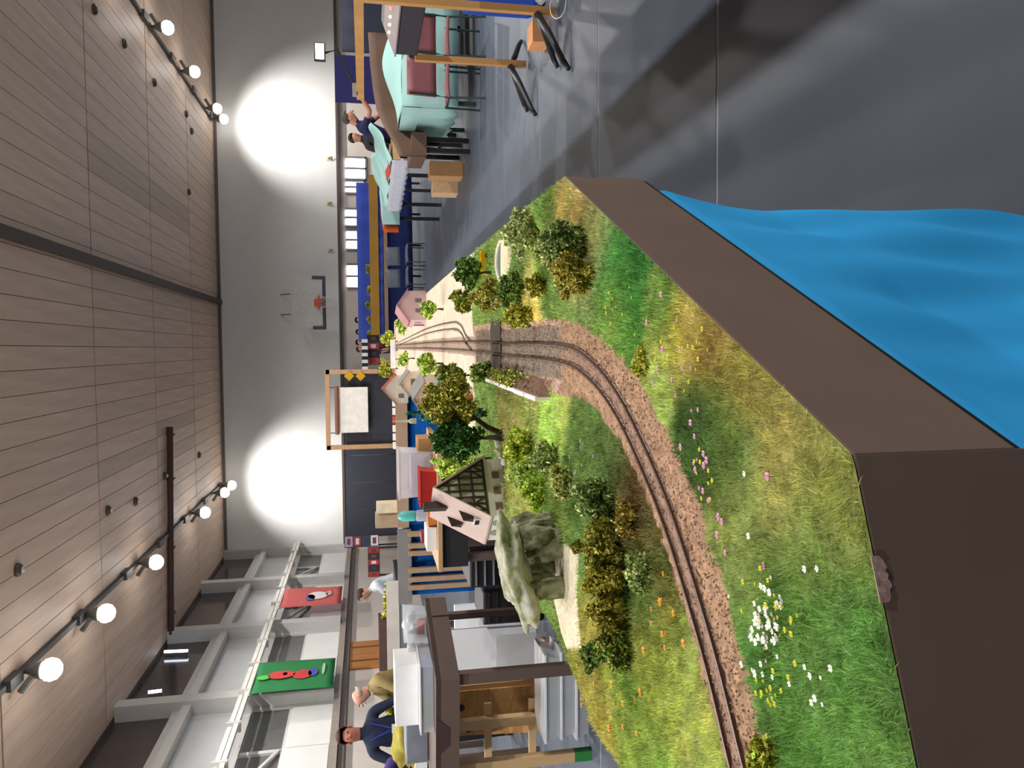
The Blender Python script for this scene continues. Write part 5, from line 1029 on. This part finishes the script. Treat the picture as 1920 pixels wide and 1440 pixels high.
    for f in bmh.faces:
        if all(v.index in keep for v in f.verts): fs.append(tuple(keep[v.index] for v in f.verts))
    bmh.free(); cm_.add(vs, fs); cm_.build('hair', M('hair_%d_%d_%d' % hair, hair, .8, .15, 60), t, local=True, smooth=True, solid=.008)
    if extras == 'badge':
        c_ = up(.02, -.125, 1.2)*k; MB().obox(c_, (.085*k, .006, .06*k)).build('name_badge', M_wpaper, t, local=True)
        MB().tube([up(-.07, -.10, 1.44)*k, up(.01, -.13, 1.24)*k], .006, 5).build('lanyard', M('lanyard_blue', (50, 70, 190), .7), t, local=True); MB().tube([up(.09, -.10, 1.44)*k, up(.03, -.13, 1.24)*k], .006, 5).build('lanyard', M('lanyard_blue'), t, local=True)
    if extras == 'collar':
        MB().lathe(up(0, -.005, 1.475)*k, [(.075*k, -.02), (.07*k, .02), (.062*k, .03)], 14).build('collar', M_wpaper, t, local=True, smooth=True)
    return t
p = at(632, 1380, 7.95); person('man in navy jacket with badge standing behind the storage table', (p.x, 7.95, 0), math.radians(25), 1.80, .10, [((-.30, -.10, 1.16), (-.18, -.30, 1.10)), ((.29, -.08, 1.16), (.20, -.30, 1.12))], (34, 42, 66), (40, 42, 50), (196, 128, 104), (70, 50, 42), False, .03, True, 'badge')
p = at(650, 1302, 8.6); person('balding man in khaki jacket bending over the hedge layout', (p.x+.22, 8.6, 0), math.radians(-50), 1.74, .30, [((-.22, -.34, 1.14), (-.12, -.52, 1.10)), ((.22, -.30, 1.14), (.16, -.50, 1.12))], (150, 132, 84), (60, 60, 62), (224, 168, 150), (200, 190, 180), True, .06, True, 'collar')
p = at(650, 1474, 7.2); person('person in purple and blue top at the very end of the storage table', (p.x, 7.2, 0), math.radians(20), 1.60, .08, [((-.28, -.1, 1.1), (-.16, -.3, 1.1)), ((.28, -.1, 1.1), (.16, -.32, 1.12))], (66, 56, 112), (44, 46, 60), (206, 150, 128), (60, 48, 44), False, .0, True, 'badge')
p = at(665, 1108, 12.5); person('person in pale shirt and dark vest bending beside the red posters', (p.x+.22, 12.5, 0), math.radians(-70), 1.70, .35, [((-.2, -.34, 1.14), (-.1, -.5, .98)), ((.2, -.34, 1.14), (.12, -.52, .98))], (206, 212, 222), (56, 60, 56), (206, 150, 126), (74, 60, 54), False, .05)
p = at(642, 200, 12.1); person('man in navy shirt leaning across the brown layout board', (p.x-.28, 12.75, 0), math.radians(70), 1.80, .35, [((-.26, -.42, 1.28), (-.3, -.62, 1.42)), ((.22, -.34, 1.12), (.12, -.52, 1.10))], (36, 40, 84), (40, 42, 54), (206, 146, 120), (86, 74, 68), False, .08, False)
p = at(655, 262, 14.5); person('person in black jacket behind the mint-draped layout', (p.x, 14.6, 0), math.radians(30), 1.68, .12, None, (52, 48, 58), (44, 44, 50), (206, 150, 130), (60, 50, 46))
for (py, Y, lab, sh, rz) in [(642, 23., 'distant visitor in dark red sweater by the end wall', (120, 60, 62), .4), (622, 24., 'distant visitor in grey-green coat by the end wall', (84, 96, 92), -.3), (600, 22.5, 'distant visitor in pink top near the royal blue backdrop', (196, 130, 136), .2), (655, 24.5, 'distant visitor in black coat among the group by the end wall', (44, 46, 54), .9)]:
    p = at(680, py, Y); person(lab, (p.x, Y, 0), rz, 1.72, 0, None, sh, (50, 52, 60), (206, 156, 134), (66, 54, 48))
